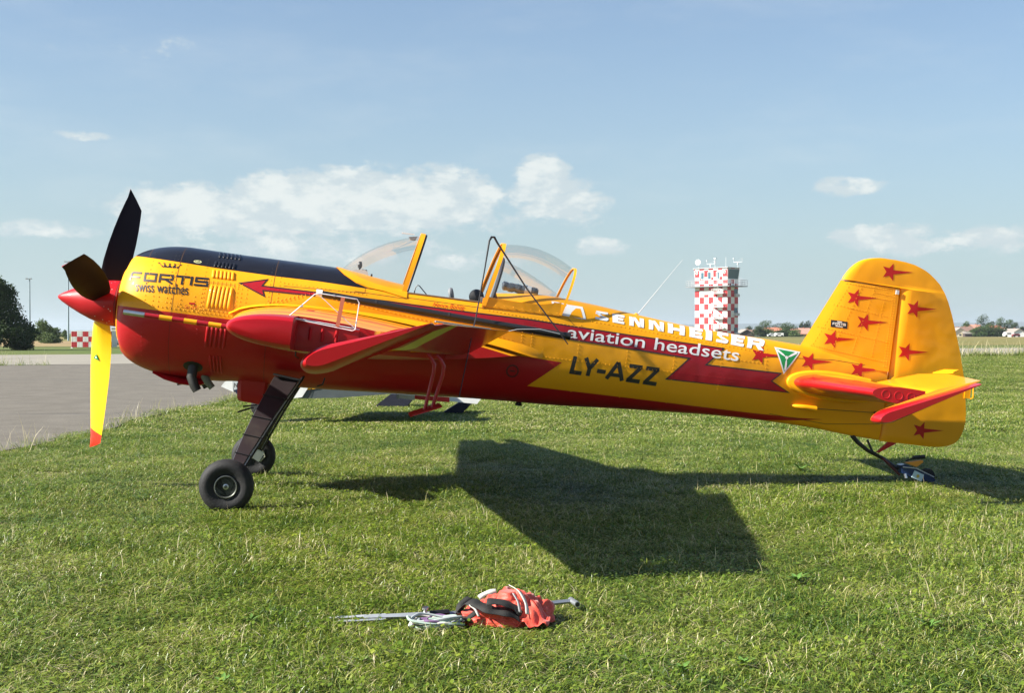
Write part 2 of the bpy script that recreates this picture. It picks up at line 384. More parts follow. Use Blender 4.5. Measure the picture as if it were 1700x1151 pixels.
def clump(name, nb, rad, h0, h1, wd, droop=.6, seed=0, tone=(.05, .95), clover=0, stalks=0):
    rg = random.Random(seed); V = []; Fc = []; T = []
    for i in range(nb):
        a = rg.uniform(0, 6.283); r = rad*math.sqrt(rg.random()); x0, y0 = r*math.cos(a), r*math.sin(a)
        h = rg.uniform(h0, h1)*(1.0 if rg.random() > .15 else 1.3); w_ = wd*rg.uniform(.6, 1.4); th = rg.uniform(0, 6.283)
        lean = rg.uniform(.2, 1.0)*droop*h*1.9; dx, dy = math.cos(th), math.sin(th); px, py = -dy*w_/2, dx*w_/2
        ph = rg.uniform(-.8, .8); px, py = px*math.cos(ph)-py*math.sin(ph), px*math.sin(ph)+py*math.cos(ph)
        b0 = len(V); k = h*(1-.55*droop*rg.random())
        V += [(x0-px, y0-py, 0), (x0+px, y0+py, 0),
              (x0+dx*lean*.35-px*.85, y0+dy*lean*.35-py*.85, k*.62), (x0+dx*lean*.35+px*.85, y0+dy*lean*.35+py*.85, k*.62),
              (x0+dx*lean, y0+dy*lean, k*rg.uniform(.75, 1.05))]
        t = rg.betavariate(1.6, 2.4)*(tone[1]-tone[0])+tone[0]
        if rg.random() < .13: t = rg.uniform(.76, 1.0)
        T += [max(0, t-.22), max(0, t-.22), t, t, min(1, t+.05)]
        Fc += [(b0, b0+1, b0+3, b0+2), (b0+2, b0+3, b0+4)]
    for i in range(clover):   # small broad weed leaves close to the soil
        a = rg.uniform(0, 6.283); r = rad*rg.random(); c = Vector((r*math.cos(a), r*math.sin(a), rg.uniform(.02, .05))); L_ = rg.uniform(.012, .03); th = rg.uniform(0, 6.283)
        d = Vector((math.cos(th), math.sin(th), rg.uniform(-.1, .5))).normalized()*L_; s = Vector((-d.y, d.x, rg.uniform(-.3, .3)*L_))*.35; b0 = len(V)
        V += [tuple(c), tuple(c+d*.5+s), tuple(c+d), tuple(c+d*.5-s)]; T += [rg.uniform(.15, .5)]*4; Fc.append((b0, b0+1, b0+2, b0+3))
    for i in range(stalks):   # thin dry seed stalks
        a = rg.uniform(0, 6.283); r = rad*rg.random(); x0, y0 = r*math.cos(a), r*math.sin(a); h = rg.uniform(h1*1.2, h1*2.0); th = rg.uniform(0, 6.283); l = h*rg.uniform(.1, .6)
        dx, dy = math.cos(th), math.sin(th); b0 = len(V); q = wd*.35
        V += [(x0-q, y0, 0), (x0+q, y0, 0), (x0+dx*l*.4-q, y0+dy*l*.4, h*.6), (x0+dx*l*.4+q, y0+dy*l*.4, h*.6), (x0+dx*l, y0+dy*l, h)]; T += [.8, .8, .95, .95, 1.0]
        Fc += [(b0, b0+1, b0+3, b0+2), (b0+2, b0+3, b0+4)]
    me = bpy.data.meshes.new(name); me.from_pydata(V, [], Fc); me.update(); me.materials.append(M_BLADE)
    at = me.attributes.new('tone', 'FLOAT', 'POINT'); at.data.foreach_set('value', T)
    return bpy.data.objects.new(name, me)
def scatter(name, pts, rots, scls, sources, label):
    col = bpy.data.collections.new(name+'_clumps')
    for o in sources: col.objects.link(o)
    me = bpy.data.meshes.new(name); me.from_pydata([tuple(p) for p in pts], [], []); me.update()
    a = me.attributes.new('rot', 'FLOAT_VECTOR', 'POINT'); a.data.foreach_set('vector', np.array(rots, dtype=np.float32).ravel())
    a = me.attributes.new('scl', 'FLOAT_VECTOR', 'POINT'); a.data.foreach_set('vector', np.array(scls, dtype=np.float32).ravel())
    a = me.attributes.new('pick', 'INT', 'POINT'); a.data.foreach_set('value', np.random.randint(0, len(sources), len(pts)).astype(np.int32))
    o = bpy.data.objects.new(name, me); COL.objects.link(o); tag(o, label, kind='stuff')
    ng = bpy.data.node_groups.new(name, 'GeometryNodeTree')
    ng.interface.new_socket('Geometry', in_out='INPUT', socket_type='NodeSocketGeometry'); ng.interface.new_socket('Geometry', in_out='OUTPUT', socket_type='NodeSocketGeometry')
    N = ng.nodes; Lk = ng.links; gi = N.new('NodeGroupInput'); go = N.new('NodeGroupOutput')
    ip = N.new('GeometryNodeInstanceOnPoints'); ci = N.new('GeometryNodeCollectionInfo'); ci.inputs[0].default_value = col
    ci.inputs['Separate Children'].default_value = True; ci.inputs['Reset Children'].default_value = True
    def na(n, t):
        q = N.new('GeometryNodeInputNamedAttribute'); q.data_type = t; q.inputs[0].default_value = n; return q.outputs[0]
    mp = N.new('GeometryNodeMeshToPoints'); Lk.new(gi.outputs[0], mp.inputs[0]); Lk.new(mp.outputs[0], ip.inputs['Points'])
    Lk.new(ci.outputs[0], ip.inputs['Instance']); ip.inputs['Pick Instance'].default_value = True
    Lk.new(na('pick', 'INT'), ip.inputs['Instance Index']); Lk.new(na('scl', 'FLOAT_VECTOR'), ip.inputs['Scale'])
    er = N.new('FunctionNodeEulerToRotation'); Lk.new(na('rot', 'FLOAT_VECTOR'), er.inputs[0]); Lk.new(er.outputs[0], ip.inputs['Rotation'])
    Lk.new(ip.outputs[0], go.inputs[0])
    md = o.modifiers.new('scatter', 'NODES'); md.node_group = ng
    return o
def on_paved(x, y):
    if x < apron_edge(y)-.02 and y < near_line(x): return True
    return near_line(x) < y < far_line(x)
HEAP = [(.0, 5.42, .55), (-.5, 5.5, .35), (-.25, 5.33, .2)]
def grass():
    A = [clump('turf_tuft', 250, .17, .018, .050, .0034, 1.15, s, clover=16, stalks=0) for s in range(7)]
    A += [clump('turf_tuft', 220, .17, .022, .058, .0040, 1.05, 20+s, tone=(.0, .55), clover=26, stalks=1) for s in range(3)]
    P, Rr, S = [], [], []
    y = 2.6
    while y < 15.5:
        st = .150 if y < 9 else .17; xw = y*.43+1.3; x = -xw
        while x < xw:
            px, py = x+random.uniform(-.07, .07), y+random.uniform(-.07, .07)
            if not on_paved(px, py):
                k = .82+.60*noise.noise((px*.9, py*.9, 2.0))+.3*noise.noise((px*2.6, py*2.6, 5.0))+random.uniform(-.1, .14)
                if noise.noise((px*.35, py*.35, 7)) > .18: k *= 1.15
                if any((px-a)**2+((py-b)*1.3)**2 < (c*.62)**2 for a, b, c in HEAP): k *= .42
                P.append((px, py, -.004)); Rr.append((random.uniform(-.06, .06), random.uniform(-.06, .06), random.uniform(0, 6.28))); S.append((1, 1, max(.45, k)))
            x += st
        y += st
    scatter('grass', P, Rr, S, A, 'short mown grass with straw coloured blades around the aircraft')
    B = [clump('field_tuft', 270, .42, .020, .050, .0075, 1.15, 50+s, stalks=0) for s in range(5)]
    P, Rr, S = [], [], []
    y = 15.4
    while y < 72:
        st = .34 if y < 26 else (.5 if y < 42 else .75); xw = y*.43+2; x = -xw
        while x < xw:
            px, py = x+random.uniform(-.2, .2), y+random.uniform(-.2, .2)
            if not on_paved(px, py) and not on_paved(px, py+.4) and not (px < -5.3 and y > 15 and py > near_line(px)+1 and False):
                s = 1.0 if y < 42 else 1.35; P.append((px, py, -.004)); Rr.append((0, 0, random.uniform(0, 6.28)))
                S.append((s, s, s*max(.5, .85+.5*noise.noise((px*.3, py*.3, 2.0)))))
            x += st
        y += st
    scatter('meadow_grass', P, Rr, S, B, 'grass reaching back to the concrete taxiway')
    # taller uncut fringe along the asphalt edge and the near side of the taxiway
    T = [clump('fringe_tuft', 12, .10, .04, .13, .0045, .8, 80+s, tone=(.0, .8), stalks=2) for s in range(5)]
    P, Rr, S = [], [], []
    for i in range(230):
        yy = 10+random.random()**1.3*40; P.append((apron_edge(yy)+random.gauss(.06, .10), yy, 0)); Rr.append((0, 0, random.uniform(0, 6.28)))
        k = random.uniform(.5, 1.25); k = k*(1.7 if random.random() < .06 else 1); S.append((k, k, k))
    for i in range(900):
        xx = random.uniform(-4, 40); P.append((xx, near_line(xx)-random.uniform(.2, 1.4), 0)); Rr.append((0, 0, random.uniform(0, 6.28))); k = random.uniform(1.5, 4.2); S.append((k*1.3, k*1.3, k))
    for i in range(90):
        xx = random.uniform(-26, -17.8); P.append((xx, near_line(xx)-random.uniform(.1, .9), 0)); Rr.append((0, 0, random.uniform(0, 6.28))); k = random.uniform(1.4, 2.8); S.append((k, k, k))
    for i in range(60):
        yy = random.uniform(4.6, 14); xx = random.uniform(-.42, .42)*yy
        if on_paved(xx, yy) or any((xx-a)**2+((yy-b)*1.3)**2 < (c*.9)**2 for a, b, c in HEAP): continue
        P.append((xx, yy, 0)); Rr.append((0, 0, random.uniform(0, 6.28))); k = random.uniform(.35, .65); S.append((k, k, k))
    scatter('tall_grass', P, Rr, S, T, 'taller dry grass stalks along the paved edges')
grass()
# broad leaved weeds in the foreground, each a plant of its own
M_WEED = paint('weed_leaf', (.10, .20, .035), .45, 0, 0, .3, 14)
def weed(x, y, s, seed, label, n=7):
    rg = random.Random(seed); root = empty('weed_plant', (x, y, 0)); tag(root, label, 'weed', 'broad leaved weeds in the turf')
    for i in range(n):
        a = i*6.283/n+rg.uniform(-.3, .3); L_ = s*rg.uniform(.7, 1.1); up = rg.uniform(.35, 1.1); V = []; Fc = []
        for k in range(5):
            t = k/4; c = Vector((math.cos(a)*L_*t, math.sin(a)*L_*t, .012+L_*up*t*(1-.35*t))); wv = L_*.17*math.sin(math.pi*min(1, .08+t*.9)); sd = Vector((-math.sin(a), math.cos(a), 0))*wv
            V += [c-sd+Vector((0, 0, wv*.35)), c, c+sd+Vector((0, 0, wv*.35))]
        for k in range(4):
            b = k*3; Fc += [(b, b+1, b+4, b+3), (b+1, b+2, b+5, b+4)]
        mesh('leaf', V, Fc, M_WEED, root, True)
for i, (x, y, s, l) in enumerate([
    (.62, 4.62, .055, 'cluster of broad green leaves right of centre in the foreground below the red bag'),
    (.86, 4.70, .050, 'broad leaved weed just right of another in the foreground below the red bag'),
    (-1.12, 5.42, .045, 'small weed with pointed leaves left of the steel bar'),
    (-.56, 4.74, .040, 'single upright leaf tuft in the lower left foreground'),
    (1.42, 6.3, .075, 'dark leafy weed beside the corner of the wing shadow'),
    (1.75, 5.3, .06, 'leafy weed in the lower right foreground'),
    (-1.02, 4.45, .05, 'bright weed near the bottom edge left of centre'),
    (2.6, 11.4, .10, 'taller dark weed growing under the tail shadow')]):
    weed(x, y, s, 300+i, l)

# ---------------------------------------------------------------- trees, masts, buildings, tower
def leaf_mat(name, a, b_):
    m = bpy.data.materials.new(name); m.use_nodes = True; w = NT(m.node_tree); b = w.n['Principled BSDF']
    tc = w.node('ShaderNodeNewGeometry').outputs['Position']; at = w.node('ShaderNodeAttribute', attribute_name='tone').outputs['Fac']
    c = w.mix(at, c4(a), c4(b_)); w.put(b.inputs['Base Color'], c); b.inputs['Roughness'].default_value = .6; b.inputs['Specular IOR Level'].default_value = .25
    tr = w.node('ShaderNodeBsdfTranslucent'); w.put(tr.inputs[0], c); mx = w.node('ShaderNodeMixShader'); mx.inputs[0].default_value = .22
    w.l.new(b.outputs[0], mx.inputs[1]); w.l.new(tr.outputs[0], mx.inputs[2]); w.l.new(mx.outputs[0], w.n['Material Output'].inputs[0]); return m
LEAF = {'dark': leaf_mat('leaf_dark', (.020, .040, .012), (.055, .085, .022)), 'mid': leaf_mat('leaf_mid', (.035, .070, .018), (.085, .13, .035)),
        'light': leaf_mat('leaf_light', (.06, .10, .028), (.13, .18, .055))}
M_BARK = paint('bark', (.075, .058, .042), .9, 0, 0, .3, 3, .5, 15)
def tree(name, x, y, h, wid, tone, seed, label, group, nleaf=1600, leaf=None, lobes=9, base=.12, cat='tree', top=1.0, low=False):
    rg = random.Random(seed); root = empty(name, (x, y, 0)); tag(root, label, cat, group)
    tr = MB(); tr.tube([(0, 0, -.1), (rg.uniform(-.02, .02)*h, 0, h*.3), (rg.uniform(-.04, .04)*h, 0, h*.62)], [h*.028, h*.02, h*.008], 7)
    L_ = []
    for i in range(lobes):
        a = i*2.4+rg.uniform(-.4, .4); t = (i+.5)/lobes; rr = wid*.5*(1-.75*t*top)*rg.uniform(.35, .75)
        zc = h*(base+.14+(.80-base-.02)*t)
        L_.append((Vector((rr*math.cos(a), rr*math.sin(a), zc)), wid*rg.uniform(.20, .30)*(1-.35*t*top), h*rg.uniform(.10, .17)))
    if low:
        for i in range(lobes//2):
            a = rg.uniform(0, 6.28); L_.append((Vector((wid*.38*math.cos(a), wid*.38*math.sin(a), h*rg.uniform(.10, .3))), wid*.2, h*.14))
    for c, r1, r2 in L_[::2]:
        tr.tube([(0, 0, h*.22), tuple(c*.6+Vector((0, 0, h*.08))), tuple(c)], [h*.012, h*.007, h*.002], 5)
    tr.build('trunk', M_BARK, root, True)
    V = []; Fc = []; T = []; lf = leaf or h*.03
    for i in range(nleaf):
        c, r1, r2 = L_[rg.randrange(len(L_))]
        # leaves gather towards the outside of each lobe, in small sprays
        d = Vector((rg.gauss(0, 1), rg.gauss(0, 1), rg.gauss(0, 1))).normalized(); q = (.55+.55*rg.random()**.6)*(1+.35*noise.noise(d*2.1+c))
        p = c+Vector((d.x*r1*q, d.y*r1*q, d.z*r2*q)); tn = rg.random()
        for k in range(3):
            pp = p+Vector((rg.gauss(0, 1), rg.gauss(0, 1), rg.gauss(0, 1)))*lf*.8
            if pp.z < .02*h: continue
            u = Vector((rg.gauss(0, 1), rg.gauss(0, 1), rg.gauss(0, 1))).normalized()*lf*rg.uniform(.5, 1.1); v = u.orthogonal().normalized()*lf*rg.uniform(.3, .6)
            b = len(V); V += [pp-u, pp+v, pp+u, pp-v]; Fc.append((b, b+1, b+2, b+3)); T += [min(1, max(0, tn*.7+rg.random()*.3))]*4
    o = mesh('crown', V, Fc, LEAF[tone], root); at = o.data.attributes.new('tone', 'FLOAT', 'POINT'); at.data.foreach_set('value', T)
    return root
f_ = 2100.0
def ux(u, y): return (u-850)/f_*y      # metres across at distance y for a bearing read off the survey photo
tree('broadleaf_tree', -37.6, 92, 5.3, 5.0, 'dark', 1, 'large dark green tree at the left edge beyond the taxiway', None, 9000, .11, 16, .02, low=True, top=.8)
tree('bush', -36.3, 94, 1.5, 1.7, 'dark', 2, 'dark bush at the foot of the large tree on the left', None, 1500, .09, 7, -.05, cat='bush', low=True)
tree('bush', ux(73, 150), 150, 2.7, 3.3, 'light', 3, 'rounded green bush right of the large tree, behind the hay strip', 'bushes behind the hay strip', 1500, .12, 8, -.05, cat='bush', low=True)
tree('bush', ux(88, 155), 155, 1.9, 2.6, 'mid', 4, 'lower green bush between the rounded bush and the lamp mast', 'bushes behind the hay strip', 1000, .12, 6, -.05, cat='bush', low=True)
tree('bush', ux(107, 240), 240, 1.8, 1.3, 'light', 5, 'tiny pale shrub at the foot of the lamp mast by the spinner', 'bushes behind the hay strip', 300, .14, 4, 0, cat='bush')
for i in range(3):
    pass

def lamp_mast(x, y, h, label):
    m = empty('lamp_mast', (x, y, 0)); tag(m, label, 'lamp mast', 'tall lamp masts beyond the hay strip'); mm = paint('mast_paint', (.30, .38, .42), .5, 0, .3)
    MB().tube([(0, 0, 0), (0, 0, h)], [.16, .10], 8).build('pole', mm, m, True)
    MB().tube([(-.45, 0, h), (.28, 0, h)], .05, 6).build('crossarm', mm, m)
    for sx in (-.38, .22): MB().box((sx, -.12, h+.02), (.34, .30, .16)).build('floodlight', M_GREY, m)
lamp_mast(ux(49.5, 200), 200, 9.8, 'pale lamp mast with two floodlights rising behind the large tree')
lamp_mast(ux(113.5, 200), 200, 12.5, 'pale lamp mast standing behind the red spinner')

M_CW = paint('sheet_white', (.70, .70, .66), .5, 0, 0, .08, 2, dirt=((.35, .32, .26), 1.5, .4)); M_CR = paint('sheet_red', (.48, .035, .04), .5, 0, 0, .1, 2)
M_CRL = paint('sheet_red_sunlit', (.58, .060, .055), .5, 0, 0, .1, 2)
def container():
    c = empty('checkered_cabin', (ux(118, 104), 104, 0)); tag(c, 'red and white checkered corrugated cabin seen between propeller blade and cowling', 'cabin')
    MB().box((1.65, .8, .72), (3.3, 1.5, 1.30)).build('body', M_CW, c)
    for i in range(7):
        for j in range(3):
            b = MB(); x0 = i*.4714; z0 = .08+j*.433
            n = 4
            for k in range(n):
                xx = x0+.4714*(k+.5)/n; b.box((xx, .03, z0+.216), (.4714/n*.55, .05, .43)); b.box((xx+.4714/n*.5, .04, z0+.216), (.4714/n*.45, .02, .43))
            b.build('panel', M_CR if (i+j) % 2 == 0 else M_CW, c)
    MB().box((1.65, .8, 1.40), (3.36, 1.6, .05)).build('roof', M_CW, c)
    for sx in (.05, 3.2): MB().box((sx, .1, .03), (.16, .16, .10)).build('foot', M_WHT, c)
    t = empty('site_trailer', (ux(184.5, 108), 108, 0)); tag(t, 'weathered cream site trailer with peeling wall beside the checkered cabin', 'trailer')
    mm = paint('peeling_cream', (.55, .52, .42), .8, 0, 0, .15, 2, dirt=((.30, .20, .10), 2.2, .8))
    MB().box((2.2, 1.2, .95), (4.4, 2.2, 1.45)).build('body', mm, t); MB().box((2.1, 1.2, 1.70), (4.6, 2.3, .06)).build('roof', M_LGREY, t)
    MB().box((.50, .08, .42), (.30, .06, .42)).build('hatch', M_GREY, t); MB().box((.86, .08, .8), (.14, .05, 1.1)).build('door', M_DARK, t)
    MB().box((.18, .0, .35), (.22, .3, .5)).build('gas_cabinet', M_CR, t)
    for k in range(2): MB().lathe([(-.1, .25), (.1, .25)], (1+2*k, .2, .25), (0, 1, 0), 14).build('wheel', M_RUB, t)
    w = empty('parked_van', (ux(205, 112)+.2, 118, 0)); tag(w, 'small white van roof just showing above the site trailer', 'van')
    MB().prism([(0, .45), (0, 1.2), (.45, 1.98), (3.6, 1.98), (3.75, .45)], 'y', -.8, .8).build('body', M_WHT, w); MB().box((1.0, -.82, 1.55), (.8, .03, .5)).build('window', M_DARK, w)
    for k in (.7, 3.0): MB().lathe([(-.1, .3), (.1, .3)], (k, -.75, .3), (0, 1, 0), 14).build('wheel', M_RUB, w)
container()

def checker_mat(name, w1, w0, cw, ch):
    m = bpy.data.materials.new(name); m.use_nodes = True; w = NT(m.node_tree); b = w.n['Principled BSDF']
    X, Y, Z = w.xyz(w.node('ShaderNodeTexCoord').outputs['Object'])
    def par(v, s, off=0.0): return w.m('FLOOR', w.m('DIVIDE', w.m('ADD', v, off), s))
    s = w.m('MODULO', w.m('ADD', w.m('ADD', w.m('ADD', par(X, cw, .001), par(Y, cw, .001)), par(Z, ch)), 100.0), 2.0)
    c = w.mix(w.m('GREATER_THAN', s, .5), c4(w0), c4(w1)); w.put(b.inputs['Base Color'], c); b.inputs['Roughness'].default_value = .55
    bp = w.node('ShaderNodeBump'); bp.inputs['Strength'].default_value = .6; bp.inputs['Distance'].default_value = .04
    w.put(bp.inputs['Height'], w.m('SINE', w.m('MULTIPLY', w.m('ADD', X, Y), 22.0))); w.l.new(bp.outputs[0], b.inputs['Normal']); return m
def tower():
    D = 330.0; px = D/f_
    t = empty('control_tower', (ux(1207.3, D), D, 0)); tag(t, 'red and white checkered airfield control tower with balcony and rooftop antennas', 'control tower')
    ang = R(-47)   # long lit face runs back-left, short face back-right
    t.scale = (.935, .935, 1)
    c = 1.64; Lw, Sw = 7*c, 3*c; ch = 1.78
    # local axes: e1 along the long face (to the left, away), e2 along the short face (to the right, away)
    e1 = Vector((-math.cos(R(47.3)), math.sin(R(47.3)), 0)); e2 = Vector((math.cos(R(42.7)), math.sin(R(42.7)), 0))
    M = Matrix((( -e1.x, e2.x, 0), (-e1.y, e2.y, 0), (0, 0, 1)))   # x' runs towards the corner along the long face
    M = Matrix(((-e1.x, e2.x, 0), (-e1.y, e2.y, 0), (0, 0, 1)))
    rz = math.atan2(-e1.y, -e1.x)
    body = empty_part = None
    mt = checker_mat('tower_checker', (.52, .035, .04), (.74, .74, .72), c, ch)
    def part(name, mb, m, smooth=False, parent=None):
        o = mb.build(name, m, parent or t, smooth); 
        if parent is None: o.rotation_euler = (0, 0, rz)
        return o
    H0 = 13.3
    part('shaft', MB().box((-Lw/2, Sw/2, H0/2), (Lw, Sw, H0)), mt)
    cb = MB(); z0, z1 = 13.7, 18.3; fl = .35   # flared cab
    lo = [(-Lw, 0), (0, 0), (0, Sw), (-Lw, Sw)]; hi = [(-Lw-fl, -fl*.3), (fl*.3, -fl*.3), (fl*.3, Sw+fl), (-Lw-fl, Sw+fl)]
    cb.add([(x, y, z0) for x, y in lo]+[(x, y, z0+1.4) for x, y in lo]+[(x, y, z1) for x, y in hi],
           [(3, 2, 1, 0), (8, 9, 10, 11)]+[(i, (i+1) % 4, (i+1) % 4+4, i+4) for i in range(4)]+[(i+4, (i+1) % 4+4, (i+1) % 4+8, i+8) for i in range(4)])
    part('cab', cb, mt)
    part('roof', MB().box((-Lw/2, Sw/2, 18.38), (Lw+.9, Sw+.9, .14)), M_LGREY)
    part('balcony', MB().box((-Lw/2, Sw/2, 13.5), (Lw+4.0, Sw+3.4, .22)), M_GREY)
    gl = paint('tower_glass', (.06, .13, .17), .08, 0, 0, .05, 1)
    for k, xx in enumerate((-8.7, -6.2, -3.2)):
        w_ = part('window', MB().box((xx, -.12, 16.4), (1.0, .10, 1.75)), gl); part('frame', MB().box((xx, -.10, 16.4), (1.25, .10, 2.0)), M_WHT)
    part('window', MB().add([(.07, .35, 15.5), (.07, Sw-.25, 15.5), (.34, Sw+.1, 17.9), (.34, .35, 17.9)], [(0, 1, 2, 3)]), gl)
    part('frame', MB().add([(.05, .1, 15.3), (.05, Sw-.02, 15.3), (.315, Sw+.3, 18.1), (.315, .1, 18.1)], [(0, 1, 2, 3)]), M_LGREY)
    for xx in (-10.7, -.9):
        part('floodlight', MB().lathe([(-.25, .42), (0, .5), (.02, .3)], (xx, -.2, 17.2), (0, -1, 0), 12), M_LGREY)
        part('lamp_glass', MB().lathe([(0, .01), (.02, .3)], (xx, -.25, 17.2), (0, -1, 0), 12), M_GREY)
    rl = MB(); X0, X1, Y0, Y1 = -Lw-1.95, 1.95, -1.65, Sw+1.65
    for (a, b) in (((X0, Y0), (X1, Y0)), ((X1, Y0), (X1, Y1)), ((X0, Y0), (X0, Y1)), ((X0, Y1), (X1, Y1))):
        n = 7
        for z in (14.1, 14.6, 15.15): rl.tube([(a[0], a[1], z), (b[0], b[1], z)], .035, 4)
        for i in range(n+1):
            q = i/n; x, y = a[0]+(b[0]-a[0])*q, a[1]+(b[1]-a[1])*q; rl.tube([(x, y, 13.5), (x, y, 15.15)], .04, 4)
    tag(part('railing', rl, M_LGREY), kind='stuff')
    # stair landings and boxed equipment near the corner of the lit face
    for z in (2.4, 5.0, 8.0, 11.6): 
        part('landing', MB().box((-2.4, -.75, z), (4.2, 1.4, .16)), M_LGREY)
        s = MB()
        for i in range(6): s.tube([(-4.4+i*.8, -1.4, z), (-4.4+i*.8, -1.4, z+1.1)], .04, 4)
        for q in (.4, .75, 1.1): s.tube([(-4.5, -1.42, z+q), (-.3, -1.42, z+q)], .045, 4)
        tag(part('landing_rail', s, M_WHT), kind='stuff')
        part('stair_flight', MB().box((-2.6, -.6, z+1.6), (3.4, .5, .25), M=Matrix.Rotation(R(33), 3, 'Y')), M_WHT)
    for z, dz in ((12.2, 1.2), (7.2, 1.3), (2.0, 1.2)):
        part('window', MB().box((.04, Sw*.78, z), (.10, 1.5, dz)), gl); part('window_box', MB().box((.35, Sw*.80, z-1.1), (.7, 1.7, .75)), M_LGREY)
    for z in (11.9, 6.9):
        part('sign_board', MB().box((-7.5, -.06, z), (4.2, .10, 1.0)), M_WHT)
        part('sign_mark', MB().prism([(-8.6, z+.25), (-7.9, z+.25), (-8.15, z+.1), (-8.3, z-.3)], 'y', -.13, -.115), M_GREY)
        part('sign_mark', MB().box((-6.9, -.12, z-.05), (1.6, .02, .14)), M_GREY)
    # rooftop equipment
    part('dish', MB().lathe([(0, .1), (.15, .62), (.28, .78), (.30, .78), (.2, .5), (.06, .02)], (-10.9, .6, 20.1), (.5, -1, .1), 18), M_WHT, True)
    part('dish_mast', MB().tube([(-10.9, .8, 18.4), (-10.9, .8, 20.0)], .06, 6), M_LGREY)
    def anten(x, y, z, w_, ht):
        b = MB(); b.tube([(x, y, 18.4), (x, y, z)], .07, 5); b.tube([(x-w_/2, y, z), (x+w_/2, y, z)], .07, 5); b.tube([(x-w_/2, y, z), (x-w_/2, y, z+ht)], .05, 5); b.tube([(x+w_/2, y, z), (x+w_/2, y, z+ht)], .05, 5)
        b.tube([(x-w_/4, y, z), (x+w_/2, y, z+ht)], .03, 4); b.box((x-w_/2, y, z+ht), (.28, .28, .32)); b.box((x, y, z-.5), (.35, .35, .4)); part('wind_sensor', b, M_LGREY)
    anten(-6.3, .5, 19.5, 2.6, .9); anten(.1, Sw-.3, 19.9, 3.0, 1.0)
    part('mast', MB().tube([(-4.7, .5, 18.4), (-4.7, .5, 20.9)], .09, 6).box((-4.7, .5, 20.9), (.7, .4, .3)).box((-4.7, .5, 19.9), (.35, .35, .8)), M_LGREY)
    part('whip_antenna', MB().tube([(-.9, .5, 18.4), (-.9, .5, 21.1)], .04, 5), M_WHT)
    part('drain_pipe', MB().tube([(-3.2, -.15, 0), (-3.2, -.15, 18.2)], .09, 6), M_WHT)
tower()

# village on the far side of the field
def house(name, u, y, w, d, eave, ridge, wall, roof, label, group='houses beyond the field', gable=False, cat='house', win=2, rot=0.0):
    h = empty(name, (ux(u, y), y, 0), rot); tag(h, label, cat, group)
    b = MB()
    if gable: b.prism([(-w/2, 0), (w/2, 0), (w/2, eave), (0, ridge), (-w/2, eave)], 'y', 0, d)
    else: b.prism([(0, 0), (d, 0), (d, eave), (d/2, ridge), (0, eave)], 'x', -w/2, w/2)
    b.build('wall', wall, h)
    r = MB(); o = .35; th = .18
    if gable:
        for s in (-1, 1):
            sl = (ridge-eave)/(w/2); r.prism([(0, ridge+.02), (s*(w/2+o), eave-o*sl+.02), (s*(w/2+o), eave-o*sl+th), (0, ridge+th+.05)], 'y', -o, d+o)
    else:
        sl = (ridge-eave)/(d/2)
        for s in (-1, 1):
            r.prism([(d/2, ridge+.02), (d/2+s*(d/2+o), eave-o*sl+.02), (d/2+s*(d/2+o), eave-o*sl+th), (d/2, ridge+th+.05)], 'x', -w/2-o, w/2+o)
    rf = r.build('roof', roof, h)
    MB().box((w*.22, d*.5, ridge+.1), (.4, .4, .7)).build('chimney', paint('brick_chimney', (.32, .14, .09), .9), rf)
    for i in range(win):
        xx = -w/2+w*(i+.7)/(win+.4); wd = MB().box((xx, -.03, eave*.55), (.6, .08, eave*.4)).build('window', paint('dark_glass', (.03, .04, .05), .15), h)
    return h
W_CR = paint('cream_render', (.62, .55, .38), .85); W_OC = paint('ochre_render', (.50, .38, .20), .85); W_WH = paint('white_render', (.70, .70, .68), .85); W_DK = paint('dark_boards', (.07, .05, .045), .85)
R_BR = paint('brown_tiles', (.20, .12, .09), .85, 0, 0, .2, 1.2); R_RD = paint('red_tiles', (.42, .16, .09), .85, 0, 0, .2, 1.2); R_GR = paint('grey_roofing', (.27, .24, .21), .85, 0, 0, .15, 1.2); R_PK = paint('faded_pink_tiles', (.45, .22, .16), .85, 0, 0, .2, 1.2)
house('house', 1240, 415, 5.0, 10, .9, 2.3, W_DK, R_GR, 'small house with dark gable and grey roof right of the tower', gable=True, win=0)
house('house', 1251, 425, 4.5, 8, .8, 2.1, W_WH, R_BR, 'low brown roofed house beside the dark gabled one', win=1)
house('house', 1286, 430, 5.0, 8, 1.9, 2.9, W_OC, R_RD, 'ochre walled house half hidden among the village trees', win=2)
house('house', 1332, 430, 6.5, 9, .9, 2.7, W_OC, R_PK, 'house with long pinkish red roof left of the fin', win=1)
house('house', 1594, 410, 4.6, 9, 1.2, 2.8, W_CR, R_GR, 'cream house with dark triangular gable just right of the rudder', gable=True, win=1)
house('house', 1600, 421, 8, 8, 1.5, 3.1, W_WH, R_BR, 'long roofed house behind the cream gabled one', win=2)
house('shed', 1611, 408, 3.6, 4, 1.0, 1.5, W_DK, R_GR, 'low dark shed right of the cream house', cat='shed', win=0)
house('house', 1622, 440, 4.6, 8, 2.0, 4.0, W_WH, R_PK, 'house with pointed faded red roof above the bushes', win=1)
house('house', 1656, 440, 3.6, 6, 2.0, 3.7, W_WH, R_RD, 'white house with steep red roof among the trees on the right', win=1)
house('house', 1670, 436, 2.2, 5, 2.0, 2.9, W_OC, R_RD, 'small bright red roof at the far right', win=1)
house('barn', 1692, 405, 4.2, 12, 1.2, 2.45, W_WH, R_GR, 'white gabled barn near the right edge of the photograph', gable=True, cat='barn', win=0)
